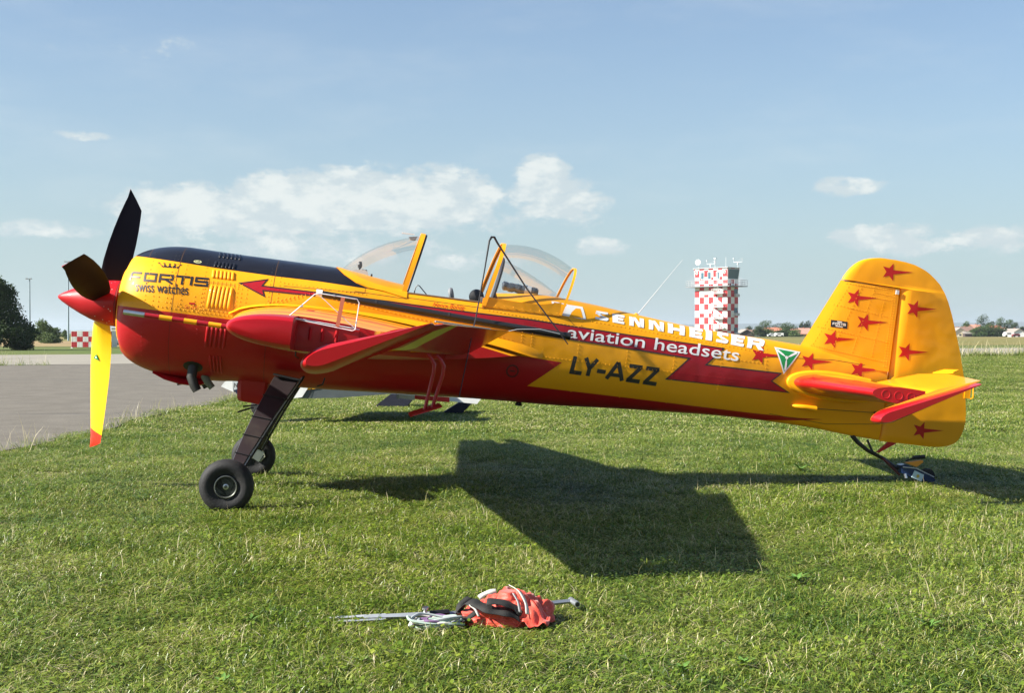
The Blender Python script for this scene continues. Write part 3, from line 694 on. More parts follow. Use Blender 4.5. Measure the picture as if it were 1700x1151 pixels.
def van(name, u, y, l, h, m, label, cat='van'):
    v = empty(name, (ux(u, y), y, 0)); tag(v, label, cat, 'vehicles parked at the far edge of the field')
    if cat == 'car': b = MB().prism([(-l/2, .25), (-l/2, .75), (-l*.25, .85), (-l*.12, h), (l*.25, h), (l*.42, .85), (l/2, .7), (l/2, .25)], 'y', -.8, .8)
    else: b = MB().prism([(-l/2, .3), (-l/2, 1.0), (-l*.38, h), (l/2, h), (l/2, .3)], 'y', -.9, .9)
    b.build('body', m, v); MB().box((-l*.05, -.92 if cat != 'car' else -.81, h*.72), (l*.4, .05, h*.22)).build('window', M_DARK, v)
    for s in (-.3, .32): MB().lathe([(-.1, .32), (.1, .32)], (l*s, -.82, .32), (0, 1, 0), 12).build('wheel', M_RUB, v)
van('parked_van', 1293, 398, 2.6, 1.25, M_WHT, 'white van parked in front of the village trees left of the fin')
van('parked_car', 1281, 400, 2.6, 1.15, M_LGREY, 'pale car parked left of the white van', 'car')
van('parked_van', 1674, 398, 2.9, 1.5, M_WHT, 'white van beside the white barn at the right edge')
van('parked_car', 1686, 397, 2.3, 1.0, paint('dark_red_car', (.20, .02, .02), .3), 'dark red car in front of the white barn', 'car')
vt = [(1268, 412, 5.4, 6.2, 'mid', 'tall loose village tree right of the tower'), (1258, 408, 3.4, 4.5, 'dark', 'dark tree left of the tall loose village tree'),
      (1243, 470, 3.6, 3.6, 'dark', 'small round tree above the dark gabled house'), (1276, 408, 2.4, 4.2, 'mid', 'bush in front of the ochre house'),
      (1303, 415, 4.6, 6.0, 'mid', 'wide tree between the ochre house and the fin'), (1312, 420, 3.6, 5.6, 'dark', 'dark tree nearest the pinkish roof'),
      (1298, 411, 2.2, 4.8, 'dark', 'low dark bushes behind the white van'), (1320, 409, 2.2, 4.4, 'light', 'pale bushes beside the pinkish roof'),
      (1604, 432, 5.2, 4.6, 'mid', 'round tree above the long roof right of the rudder'), (1631, 436, 7.6, 5.6, 'dark', 'tallest dark tree of the village on the right'),
      (1644, 432, 5.2, 4.6, 'dark', 'dark tree just right of the tallest village tree'), (1659, 432, 6.6, 4.6, 'mid', 'open crowned tree behind the steep red roof'),
      (1673, 434, 6.0, 4.6, 'mid', 'leafy tree left of the small bright red roof'), (1684, 438, 5.0, 4.2, 'dark', 'dark tree above the white barn'),
      (1616, 409, 2.6, 4.2, 'mid', 'bush right of the low dark shed'), (1626, 409, 3.4, 5.0, 'mid', 'broad green bush in front of the pointed roof'),
      (1640, 410, 3.9, 5.4, 'mid', 'largest green bush at the field edge on the right'), (1651, 411, 3.0, 4.6, 'mid', 'green bush left of the far field bushes'),
      (1662, 413, 2.6, 4.8, 'dark', 'dark bush left of the white van and barn'), (1696, 440, 3.4, 3.6, 'dark', 'small dark tree at the right picture edge')]
for i, (u, y, h, w_, tn, lab) in enumerate(vt):
    low = 'bush' in lab
    tree('bush' if low else 'broadleaf_tree', ux(u, y), y, h, w_, tn, 500+i, lab, 'bushes at the field edge' if low else 'trees of the village', 900, .19, 9, -.08 if low else .05, cat='bush' if low else 'tree', low=True, top=.55)
for i in range(6):
    tree('poplar_tree', ux(1328.5+i*3.1, 520), 520, 5.6+.7*math.sin(i*2.1)+i*.12, 1.3, 'dark', 700+i, ['leftmost', 'second', 'third', 'fourth', 'fifth', 'rightmost'][i]+' slender poplar in the row behind the pinkish roof, counted from the left', 'row of poplars left of the fin', 220, .2, 6, .02, top=.3)
for i in range(5):
    tree('far_tree', ux(1282+i*7.5, 600), 600, 5.0+1.3*math.sin(i*1.7), 5.2, 'dark', 720+i, ['leftmost', 'second', 'middle', 'fourth', 'rightmost'][i]+' far dark tree of the line behind the village, counted from the left', 'line of trees behind the village', 260, .25, 6, -.05, low=True, top=.5)

# ---------------------------------------------------------------- the aerobatic aircraft
def interp(x, xs, ys):
    # smooth monotone cubic (Catmull style, clamped)
    n=len(xs)
    if x<=xs[0]: return ys[0]
    if x>=xs[-1]: return ys[-1]
    i=0
    while xs[i+1]<x: i+=1
    def sl(k):
        if k<=0 or k>=n-1: return 0.0
        d0=(ys[k]-ys[k-1])/(xs[k]-xs[k-1]); d1=(ys[k+1]-ys[k])/(xs[k+1]-xs[k])
        if d0*d1<=0: return 0.0
        return 2*d0*d1/(d0+d1)
    if i==0: m0=(ys[1]-ys[0])/(xs[1]-xs[0])
    else: m0=sl(i)
    if i==n-2: m1=(ys[-1]-ys[-2])/(xs[-1]-xs[-2])
    else: m1=sl(i+1)
    h=xs[i+1]-xs[i]; t=(x-xs[i])/h
    return (2*t**3-3*t*t+1)*ys[i]+(t**3-2*t*t+t)*h*m0+(-2*t**3+3*t*t)*ys[i+1]+(t**3-t*t)*h*m1
AX=1.346
TOPX=[-.62,-.22,.12,.50,.80,1.05,1.40,1.80,2.15,2.50,2.88,3.46,4.34,4.80,5.10]
TOPZ=[1.852,1.845,1.843,1.838,1.80,1.77,1.76,1.80,1.83,1.812,1.775,1.724,1.690,1.64,1.60]
BOTX=[-.62,-.35,-.15,.30,.97,1.96,2.26,3.02,3.94,4.48,4.89,5.10]
BOTZ=[.840,.841,.858,.866,.901,.95,.958,1.001,1.036,1.025,.994,.986]
HWX=[-.62,0.,.5,1.0,1.6,2.2,3.0,3.8,4.4,4.8,5.10]
HWY=[.506,.497,.468,.437,.405,.360,.288,.215,.145,.085,.040]
def cowl_r(x):
    t=max(0.0,1-((x+.62)/.46)**2)
    return .30+.206*math.sqrt(t)
def sect(x):
    if x<-.62:
        r=cowl_r(x); return AX+r,AX-r,r,AX,2.0
    k=min(1,max(0,(x+.3)/1.6))
    return interp(x,TOPX,TOPZ),interp(x,BOTX,BOTZ),interp(x,HWX,HWY),AX,2.0+.35*k
def ntop(x):
    return interp(x,[-.3,.2,.9,1.3,1.9,2.7,3.4],[2.0,2.3,3.6,4.0,3.4,2.5,2.35])
def halfw(x,z):
    zt,zb,h,zc,n=sect(x)
    d=(z-zc)/((zt-zc) if z>zc else (zc-zb))
    d=min(1,abs(d))
    if z>zc: n=ntop(x)
    return h*max(0.0,1-d**n)**(1/n)
DEC = {
'black_low': [(-1.0148, 1.7265), (-0.6443, 1.7147), (-0.4057, 1.7064), (0.0612, 1.6989), (0.3748, 1.7017), (0.7559, 1.6921), (0.876, 1.6891)] ,
'black_back': [(0.7629, 1.6954), (0.6646, 1.7253), (0.5651, 1.7804), (0.4862, 1.8433)] ,
'red_top': [(-1.0125, 1.3429), (-0.898, 1.3308), (-0.2335, 1.3391), (0.3916, 1.3303)] ,
'red_mid': [(2.0323, 1.3236), (2.3207, 1.3125), (2.0755, 1.0974), (2.8878, 1.0958), (3.894, 1.0901), (4.3496, 1.0937), (4.5749, 1.1052)] ,
'arrow_up': [(-0.1933, 1.6109), (0.0039, 1.6652), (-0.0274, 1.6118), (0.3864, 1.6139), (0.9029, 1.6151), (1.3933, 1.6098), (2.0252, 1.6117), (2.8179, 1.591), (3.6383, 1.5792)] ,
'arrow_a': [(3.6383, 1.5792), (3.4949, 1.4315), (4.1444, 1.4372), (4.0655, 1.3659), (4.2266, 1.2906), (3.1796, 1.2807), (3.3531, 1.4679)] ,
'arrow_lo': [(3.3531, 1.4679), (2.826, 1.4843), (2.036, 1.5094), (1.3754, 1.5352), (0.391, 1.5867), (-0.0157, 1.578), (0.0024, 1.5356), (-0.1933, 1.6109)] ,
'senn': [(2.5552, 1.6832), (3.9841, 1.601), (4.0175, 1.6931), (2.5579, 1.7517)] ,
'logo': [(2.2631, 1.675), (2.4712, 1.6582), (2.4594, 1.7732), (2.2937, 1.7807)] ,
'logo2': [(2.2175, 1.7075), (2.2519, 1.7071), (2.228, 1.7719), (2.1987, 1.7779)] ,
'avi': [(2.3354, 1.513), (3.763, 1.492), (3.7753, 1.5664), (2.3386, 1.5797)] ,
'ly': [(2.3899, 1.2351), (3.1155, 1.2181), (3.1248, 1.3592), (2.4004, 1.374)] ,
'fortis': [(-1.0, 1.5335), (-0.4193, 1.5542), (-0.4185, 1.6216), (-1.0029, 1.6011)] ,
'swiss': [(-0.9402, 1.4573), (-0.5496, 1.4757), (-0.5566, 1.5318), (-0.9511, 1.5132)] ,
'crown': [(-0.7792, 1.6589), (-0.6629, 1.6643), (-0.6567, 1.6937), (-0.8013, 1.6897)] ,
'yak': [(-0.5638, 1.3745), (-0.4678, 1.3798), (-0.4711, 1.4042), (-0.567, 1.3989)] ,
'yak2': [(-0.533, 1.4077), (-0.4896, 1.4109), (-0.4914, 1.4242), (-0.5349, 1.421)] ,
'henry': [(1.2635, 1.619), (1.5112, 1.6224), (1.513, 1.6556), (1.2649, 1.6521)] ,
'tri': [(4.0796, 1.6417), (4.3031, 1.629), (4.1641, 1.4361)] ,
'emb': [(-0.5571, 1.7219), (-0.5041, 1.7244), (-0.5106, 1.7481), (-0.5636, 1.7456)] ,
}
STF= [[(3.9815, 1.6362), (3.9394, 1.5932), (3.8837, 1.6014), (3.9124, 1.5594), (3.8819, 1.5125), (3.9361, 1.5306), (3.9726, 1.4927), (3.975, 1.5457), (4.1522, 1.5842), (3.9748, 1.5813)], [(4.421, 1.6368), (4.3772, 1.5934), (4.3201, 1.6017), (4.3496, 1.5594), (4.3184, 1.512), (4.3741, 1.5303), (4.4117, 1.4921), (4.414, 1.5455), (4.5972, 1.5845), (4.4138, 1.5814)], [(4.8724, 1.6225), (4.8254, 1.5786), (4.7664, 1.587), (4.7973, 1.5443), (4.7659, 1.4964), (4.823, 1.5149), (4.8623, 1.4763), (4.8638, 1.5303), (5.0498, 1.5695), (4.863, 1.5665)]]
STFIN= [[(4.7624, 2.2098), (4.7284, 2.1665), (4.6715, 2.1746), (4.7058, 2.1322), (4.6796, 2.0843), (4.7324, 2.103), (4.7714, 2.0646), (4.7697, 2.1185), (4.9413, 2.1582), (4.7655, 2.1546)], [(4.8701, 2.0195), (4.836, 1.9762), (4.779, 1.9844), (4.8133, 1.9419), (4.787, 1.894), (4.8399, 1.9126), (4.879, 1.874), (4.8774, 1.9281), (5.0494, 1.9675), (4.8731, 1.9642)], [(4.6049, 1.8462), (4.571, 1.8031), (4.5143, 1.8114), (4.5485, 1.769), (4.5223, 1.7213), (4.5749, 1.7397), (4.6138, 1.7012), (4.6122, 1.755), (4.7831, 1.794), (4.608, 1.7911)]]
STRUD= [[(5.0434, 2.4616), (5.0091, 2.4179), (4.9518, 2.4259), (4.9863, 2.3834), (4.9599, 2.3352), (5.0131, 2.3541), (5.0524, 2.3156), (5.0507, 2.3698), (5.2238, 2.4102), (5.0465, 2.4061)], [(5.2846, 2.1827), (5.2501, 2.1391), (5.1925, 2.1472), (5.2272, 2.1045), (5.2006, 2.0562), (5.2541, 2.0751), (5.2936, 2.0363), (5.292, 2.0907), (5.4659, 2.1307), (5.2877, 2.1271)], [(5.2566, 1.8177), (5.2222, 1.7742), (5.1646, 1.7826), (5.1993, 1.7398), (5.1727, 1.6917), (5.2262, 1.7103), (5.2657, 1.6714), (5.264, 1.7257), (5.4378, 1.765), (5.2598, 1.7621)], [(5.4746, 1.1832), (5.44, 1.1399), (5.3821, 1.1487), (5.417, 1.1055), (5.3903, 1.0575), (5.444, 1.0757), (5.4837, 1.0365), (5.482, 1.091), (5.6566, 1.1291), (5.4777, 1.1274)]]
LOGO = ([(2.3271, 1.7694), (2.4529, 1.7669), (2.4802, 1.668), (2.2511, 1.6787)], [(2.3404, 1.6733), (2.3601, 1.7128), (2.3952, 1.7475), (2.434, 1.7491), (2.4552, 1.6749)], [(2.1964, 1.7795), (2.2136, 1.7784), (2.2262, 1.7124), (2.2022, 1.7127)], [(2.2139, 1.7809), (2.3272, 1.7714), (2.3266, 1.7644), (2.2133, 1.7739)])

# frame of the aircraft: x aft, y to starboard (away from the camera), z up; nose high on its tail wheel
PSI, THETA = R(6.7), R(7.0)
M0 = Vector((-2.0974, 9.9216, 0.0))
A_ = Vector((math.cos(PSI)*math.cos(THETA), math.sin(PSI)*math.cos(THETA), -math.sin(THETA))); S_ = Vector((-math.sin(PSI), math.cos(PSI), 0)); W_ = A_.cross(S_)
plane = empty('aerobatic_aircraft', M0)
plane.matrix_world = Matrix(((A_.x, S_.x, W_.x, M0.x), (A_.y, S_.y, W_.y, M0.y), (A_.z, S_.z, W_.z, M0.z), (0, 0, 0, 1)))
tag(plane, 'yellow, red and black single seat aerobatic aircraft with open canopy parked on the grass', 'aircraft')

def section_loop(x, nb=22, nt=14, zsill=1.695):
    """closed loop of the fuselage at station x; the sill height falls on a fixed index so the cockpit can be cut out"""
    zt, zb, h, zc, n = sect(x); half = []; n0, n2 = n, ntop(x)
    zs = min(zsill, zt-.25*(zt-zc)) if zt-zsill < .03 else zsill
    a_s = math.asin(max(-1, min(1, ((zs-zc)/(zt-zc))**(n2/2)))) if zs > zc else 0.0
    for i in range(nb+nt+1):
        if i <= nb: a = -math.pi/2+(a_s+math.pi/2)*i/nb
        else: a = a_s+(math.pi/2-a_s)*(i-nb)/nt
        sa, ca = math.sin(a), math.cos(a); n = n2 if a > 0 else n0
        z = zc+(math.copysign(abs(sa)**(2/n), sa))*((zt-zc) if sa > 0 else (zc-zb)); y = h*abs(ca)**(2/n)
        half.append((y, z))
    loop = [(x, -y, z) for y, z in half]+[(x, y, z) for y, z in half[-2:0:-1]]
    return loop
def skin(x0, x1, step, name, m, openings=None, cap0=False, cap1=False):
    n = max(2, int(round((x1-x0)/step))); xs = [x0+(x1-x0)*i/n for i in range(n+1)]
    if openings: xs = sorted(set([x for x in xs if all(abs(x-o) > .012 for o in openings)]+list(openings)))
    loops = [section_loop(x) for x in xs]; V = [p for L_ in loops for p in L_]; k = len(loops[0]); Fc = []
    for i in range(len(loops)-1):
        for j in range(k):
            if openings and openings[0]-1e-4 <= xs[i] and xs[i+1] <= openings[1]+1e-4:
                jj = j if j < 36 else (k-1-j)
                if jj >= 22 and j < k-22: continue
            Fc.append((i*k+j, i*k+(j+1) % k, (i+1)*k+(j+1) % k, (i+1)*k+j))
    if cap0: Fc.append(tuple(range(k-1, -1, -1)))
    if cap1: Fc.append(tuple((len(loops)-1)*k+j for j in range(k)))
    if sum(V[f[0]][1]*((Vector(V[f[1]])-Vector(V[f[0]])).cross(Vector(V[f[2]])-Vector(V[f[0]]))).y for f in Fc[:400]) < 0: Fc = [tuple(reversed(f)) for f in Fc]
    return mesh(name, V, Fc, m, plane, True, 50)
def fixn(o):
    bm = bmesh.new(); bm.from_mesh(o.data); bmesh.ops.recalc_face_normals(bm, faces=bm.faces); bm.to_mesh(o.data); bm.free(); return o
def host(o):
    """triangles with smooth normals, for fitting paint and lettering on the surface"""
    me = o.data; me.calc_loop_triangles(); P = [v.co.copy() for v in me.vertices]; Nn = [v.normal.copy() for v in me.vertices]
    T = []
    for t in me.loop_triangles:
        T.append([(P[i].x, P[i].y, P[i].z, Nn[i].x, Nn[i].y, Nn[i].z) for i in t.vertices])
    A = np.array(T); return A, np.stack([A[:, :, 0].min(1), A[:, :, 0].max(1), A[:, :, 2].min(1), A[:, :, 2].max(1)], 1), A[:, :, 4].mean(1)
def clip(poly, tri):
    # tri counter-clockwise in (x, z)
    out = poly
    for i in range(3):
        ax, az = tri[i]; bx, bz = tri[(i+1) % 3]; ex, ez = bx-ax, bz-az; inp = out; out = []
        if not inp: return out
        dprev = (ex*(inp[-1][2]-az)-ez*(inp[-1][0]-ax)); prev = inp[-1]
        for p in inp:
            d = ex*(p[2]-az)-ez*(p[0]-ax)
            if (d >= 0) != (dprev >= 0):
                t = dprev/(dprev-d); out.append(tuple(prev[k]+(p[k]-prev[k])*t for k in range(6)))
            if d >= 0: out.append(p)
            prev, dprev = p, d
    return out
def decal(name, hosts, polys, m, off=.0016, side='port', parent=None, label=None):
    """cut the painted shape out of the skin triangles it covers and lift it off by a paint film"""
    V = []; Fc = []; NN = []
    tris = []
    for p in polys:
        p = [Vector((a, b, 0)) for a, b in p]
        if len(p) == 3: idx = [(0, 1, 2)]
        else: idx = tessellate_polygon([p])
        for t in idx:
            q = [(p[i].x, p[i].y) for i in t]; ar = (q[1][0]-q[0][0])*(q[2][1]-q[0][1])-(q[1][1]-q[0][1])*(q[2][0]-q[0][0])
            if abs(ar) < 1e-9: continue
            tris.append(q if ar > 0 else q[::-1])
    for (A, B, ny) in hosts:
        for t in tris:
            x0, x1 = min(a for a, _ in t), max(a for a, _ in t); z0, z1 = min(b for _, b in t), max(b for _, b in t)
            sel = (B[:, 0] <= x1) & (B[:, 1] >= x0) & (B[:, 2] <= z1) & (B[:, 3] >= z0)
            if side == 'port': sel &= ny < -.02
            for i in np.nonzero(sel)[0]:
                c = clip([tuple(v) for v in A[i]], t)
                if len(c) < 3: continue
                b = len(V)
                for q in c:
                    n = Vector(q[3:6]).normalized(); V.append(Vector(q[:3])+n*off); NN.append(n)
                Fc.append(tuple(range(b, b+len(c))))
    if not V: return None
    me = bpy.data.meshes.new(name); me.from_pydata([tuple(v) for v in V], [], Fc); me.update()
    me.polygons.foreach_set('use_smooth', [True]*len(me.polygons)); me.normals_split_custom_set_from_vertices([tuple(n) for n in NN])
    # faces must look outwards
    o = bpy.data.objects.new(name, me); COL.objects.link(o); me.materials.append(m); o.parent = parent
    if label: o['label'] = label
    return o
def stroke(pts, w, closed=False):
    """quads along a 2D line with mitred corners"""
    pts = [Vector(p) for p in pts]; n = len(pts); Lf = []; Rt = []
    for i in range(n):
        a = pts[i-1] if (i > 0 or closed) else None; b = pts[(i+1) % n] if (i < n-1 or closed) else None
        d1 = (pts[i]-a).normalized() if a is not None else None; d2 = (b-pts[i]).normalized() if b is not None else None
        d1 = d1 or d2; d2 = d2 or d1; n1 = Vector((-d1.y, d1.x)); n2 = Vector((-d2.y, d2.x)); mm = (n1+n2); mm = mm.normalized() if mm.length > 1e-6 else n1
        k = w/2/max(.35, mm.dot(n1)); Lf.append(pts[i]+mm*k); Rt.append(pts[i]-mm*k)
    return [[tuple(Lf[i]), tuple(Lf[(i+1) % n]), tuple(Rt[(i+1) % n]), tuple(Rt[i])] for i in range(n if closed else n-1)]
def quadmap(q, polys, W=1.0, H=1.0):
    """unit lettering space -> quad (bottom left, bottom right, top right, top left) on the side of the aircraft"""
    a, b, c, d = [Vector(p) for p in q]; out = []
    for p in polys:
        r = []
        for (u, v) in p:
            u, v = u/W, v/H; r.append(tuple((a*(1-u)+b*u)*(1-v)+(d*(1-u)+c*u)*v))
        out.append(r)
    return out
def text_polys(s, ref, bold=0.0, shear=0.0, refk=1.0):
    cu = bpy.data.curves.new('lettering', 'FONT'); cu.body = s; cu.size = 1; cu.offset = bold; cu.shear = shear; cu.resolution_u = 3
    o = bpy.data.objects.new('lettering', cu); COL.objects.link(o); dg = bpy.context.evaluated_depsgraph_get(); me = bpy.data.meshes.new_from_object(o.evaluated_get(dg))
    me.calc_loop_triangles(); P = [[(me.vertices[i].co.x, me.vertices[i].co.y) for i in t.vertices] for t in me.loop_triangles]
    cu.body = ref; dg.update(); o.update_tag(); bpy.context.view_layer.update(); me2 = bpy.data.meshes.new_from_object(o.evaluated_get(bpy.context.evaluated_depsgraph_get()))
    h = max(v.co.y for v in me2.vertices)*refk
    bpy.data.objects.remove(o); bpy.data.meshes.remove(me); bpy.data.meshes.remove(me2); bpy.data.curves.remove(cu)
    x0 = min(p[0] for t in P for p in t); x1 = max(p[0] for t in P for p in t)
    return [[((p[0]-x0)/(x1-x0), p[1]/h) for p in t] for t in P]

XS = .065
cowl = skin(-1.08, XS, .03, 'cowling', M_YEL)
fuse = skin(XS, 5.10, .05, 'fuselage', M_YEL, openings=(1.06, 1.76), cap1=True)
HC = host(cowl); HF = host(fuse)
# front of the cowling: rounded lip turning in to the dark inlet with its shutter ring
fr = MB(); fr.lathe([(-1.08, .300), (-1.090, .285), (-1.088, .268), (-1.06, .255), (-.95, .25)], (0, 0, AX), (1, 0, 0), 48); fr.build('inlet_lip', M_YEL, cowl, True, 80)
MB().lathe([(-.97, .02), (-.965, .26)], (0, 0, AX), (1, 0, 0), 32).build('inlet_shutter', M_DARK, cowl)

dl = DEC
# paint: black back, red belly
bt = dl['black_low']; bb = dl['black_back']
black = [(-1.2, 1.7265)]+bt
blk_poly = [black + [tuple(p) for p in bb] + [(.4862, 2.0), (-1.2, 2.0)]]
decal('black_stripe', [HC], blk_poly, M_BLK, .0010, 'both', cowl); decal('black_stripe', [HF], blk_poly, M_BLK, .0010, 'both', fuse)
rt = [(-1.2, 1.335), (-1.0125, 1.335), (-.2335, 1.333), (.3916, 1.330), (1.2, 1.327)]; rm = dl['red_mid']
red_poly = [rt+[tuple(p) for p in rm]+[(4.36, 1.073), (4.05, 1.038), (3.85, .95), (3.85, .7), (-1.2, .7)]]
decal('red_belly', [HC], red_poly, M_RED, .0010, 'both', cowl); decal('red_belly', [HF], red_poly, M_RED, .0010, 'both', fuse)
# long lightning arrow with black keyline
arrow = [tuple(p) for p in dl['arrow_up']]+[tuple(p) for p in dl['arrow_a'][1:-1]]+[tuple(p) for p in dl['arrow_lo'][:-1]]
for hh, oo in ((HC, cowl), (HF, fuse)):
    decal('arrow_marking', [hh], [arrow], M_DRED, .0020, 'both', oo)
    decal('arrow_keyline', [hh], stroke(arrow, .009, True), M_INK, .0028, 'both', oo)
# lettering
def fortis():
    w = .235; P = []
    P += stroke([(.0, 0), (.12, .78), (.27, .885), (1.27, .885)], w)+stroke([(.16, .40), (1.15, .40)], w*.85)
    P += stroke([(1.72, .115), (1.72, .885), (2.98, .885), (2.98, .115)], w, True)
    P += stroke([(3.45, 0), (3.45, .885), (4.85, .885), (4.85, .42), (3.55, .42)], w)+stroke([(4.1, .38), (4.92, -.02)], w)
    P += stroke([(5.2, .885), (6.75, .885)], w)+stroke([(5.98, .8), (5.98, -.02)], w*1.15)
    P += stroke([(6.98, 1.0), (6.98, -.02)], w*1.15)
    P += stroke([(8.85, .885), (7.45, .885), (7.45, .50), (8.78, .50), (8.78, .10), (7.30, .10)], w)
    return P
def senn():
    P = []; b = .27; v = .52
    def E(x, w): return [[(x, 0), (x+v, 0), (x+v, 1), (x-.05, 1)], [(x+v, 0), (x+w, 0), (x+w, b), (x+v, b)], [(x+v, .37), (x+w*.9, .37), (x+w*.9, .63), (x+v, .63)], [(x+v, 1-b), (x+w, 1-b), (x+w, 1), (x+v, 1)]]
    def Nn(x, w): return [[(x, 0), (x+.46, 0), (x+.42, 1), (x-.04, 1)], [(x+w-.46, 0), (x+w, 0), (x+w-.03, 1), (x+w-.46, 1)], [(x+.2, 1), (x+.62, 1), (x+w-.1, 0), (x+w-.55, 0)]]
    def Sx(x, w): return [[(x+.08, 1-b), (x, .62), (x+.12, 1), (x+w-.05, 1), (x+w-.05, .73), (x+.5, .73)], [(x, .68), (x+.52, .62), (x+w, .34), (x+w*.42, .36)], [(x+w, .36), (x+w-.02, .12), (x+w-.2, 0), (x, 0), (x, b), (x+w*.5, b)], [(x, .62), (x+.10, .85), (x+.55, .74), (x+.45, .56)]]
    P += Sx(.0, 1.35); P += E(1.78, 1.2); P += Nn(3.50, 1.50); P += Nn(5.52, 1.55)
    P += [[(7.50, 0), (8.02, 0), (8.0, 1), (7.45, 1)], [(8.72, 0), (9.26, 0), (9.22, 1), (8.70, 1)], [(8.0, .36), (8.74, .36), (8.74, .64), (8.0, .64)]]
    P += E(9.75, 1.35); P += [[(11.45, 0), (12.1, 0), (12.05, 1), (11.4, 1)]]; P += Sx(12.55, 1.25); P += E(14.1, 1.35)
    x = 15.8; P += [[(x, 0), (x+.5, 0), (x+.5, 1), (x-.04, 1)], [(x+.5, 1-b), (x+1.45, 1-b), (x+1.65, 1-.04), (x+1.3, 1), (x+.5, 1)], [(x+1.2, .5), (x+1.70, .5), (x+1.72, .9), (x+1.45, 1), (x+1.2, .75)], [(x+.5, .36), (x+1.6, .36), (x+1.68, .55), (x+1.2, .6), (x+.5, .6)], [(x+.8, .4), (x+1.25, .4), (x+1.85, 0), (x+1.25, 0)]]
    return P
decal('wordmark', [HC], quadmap(dl['fortis'], fortis(), 8.9), M_INK, .0030, 'port', cowl, label='black wide lettering FORTIS')
decal('wordmark', [HC], quadmap(dl['swiss'], text_polys('swiss watches', 'x', .010, 0, 1.12)), M_INK, .0030, 'port', cowl, label='black lettering swiss watches')
cr = [[(0, .05), (1, .05), (1, .3), (0, .3)]]
for k in range(5):
    a = .0+k*.25; cr += [[(max(0, a-.11), .25), (min(1, a+.11), .25), (a+(a-.5)*.12, .92)]]; aa = a+(a-.5)*.12; cr += [[(aa-.05, .85), (aa+.05, .85), (aa+.05, 1.1), (aa-.05, 1.1)]]
q = dl['crown']; decal('crown_emblem', [HC], quadmap([q[0], q[1], q[2], q[3]], cr), M_INK, .0030, 'port', cowl)
decal('small_script', [HC], quadmap(dl['yak'], text_polys('Su-55', 'S', .0, .3, 1.0)), M_STAR, .0030, 'port', cowl)
decal('small_script', [HC], quadmap(dl['yak2'], [[(0, 0), (1, 0), (1, 1), (0, 1)]]), M_STAR, .0026, 'port', cowl)
decal('oval_emblem', [HC], quadmap(dl['emb'], stroke([(.5+.5*math.cos(a*.628), .5+.42*math.sin(a*.628)) for a in range(10)], .12, True)+stroke([(.1, .3), (.5, .75), (.9, .9)], .14)+stroke([(.2, .2), (.9, .35)], .12)), paint('pale_gold', (.6, .6, .3), .5), .0026, 'port', cowl)
decal('wordmark', [HF], quadmap(dl['senn'], senn(), 17.65), M_WHT, .0034, 'port', fuse, label='white heavy lettering SENNHEISER')
decal('wordmark', [HF], quadmap(dl['avi'], text_polys('aviation headsets', 'x', .006, 0, 1.14)), M_WHT, .0040, 'port', fuse, label='white lettering aviation headsets')
decal('logo_mark', [HF], [LOGO[0], LOGO[2], LOGO[3]], M_WHT, .0030, 'port', fuse); decal('logo_gap', [HF], [LOGO[1]], M_YEL, .0040, 'port', fuse)
ly = []
w = .225
ly += stroke([(.10, 1), (.10, .095), (.68, .095)], w)
ly += stroke([(.72, 1.0), (1.06, .42)], w)+stroke([(1.40, 1.0), (1.06, .42)], w)+stroke([(1.06, .52), (1.06, 0)], w)
ly += stroke([(1.52, .36), (2.02, .36)], w*1.02)
ly += stroke([(2.16, 0), (2.62, 1.0)], w)+stroke([(3.08, 0), (2.62, 1.0)], w)+stroke([(2.36, .27), (2.88, .27)], w*.9)+[[(2.53, .86), (2.71, .86), (2.71, 1.0), (2.53, 1.0)]]
for x in (3.28, 4.28): ly += stroke([(x, .905), (x+.78, .905)], w)+stroke([(x+.72, .92), (x+.10, .08)], w)+stroke([(x+.02, .095), (x+.82, .095)], w)
decal('registration', [HF], quadmap(dl['ly'], [[(a+.05*b, b) for a, b in p] for p in ly], 5.18), M_INK, .0034, 'port', fuse, label='black registration LY-AZZ')
decal('name_script', [HF], quadmap(dl['henry'], text_polys('Henry Bohlig', 'H', .0, .35, 1.0)), M_STAR, .0034, 'port', fuse, label='small red script name below the cockpit sill')
# green three-bladed propeller emblem
a, b, c = [Vector(p) for p in dl['tri']]; g = (a+b+c)/3
def sc_(k): return [tuple(g+(p-g)*k) for p in (a, b, c)]
M_GRN = aero('emblem_green', (.02, .26, .07))
decal('triangle_emblem', [HF], [sc_(1.02)], M_WHT, .0030, 'port', fuse); decal('emblem_field', [HF], [sc_(.86)], M_GRN, .0040, 'port', fuse)
pb = []
for p in (a, b, c):
    d = (p-g); n = Vector((-d.y, d.x)).normalized(); pb.append([tuple(g), tuple(g+d*.35+n*.010), tuple(g+d*.72+n*.013), tuple(g+d*.80), tuple(g+d*.72-n*.004), tuple(g+d*.3-n*.006)])
pb.append([tuple(g+Vector((math.cos(t*.785), math.sin(t*.785)))*.014) for t in range(8)])
decal('emblem_propeller', [HF], pb, M_WHT, .0050, 'port', fuse)
for p in STF: decal('star', [HF], [p], M_STAR, .0024, 'port', fuse)

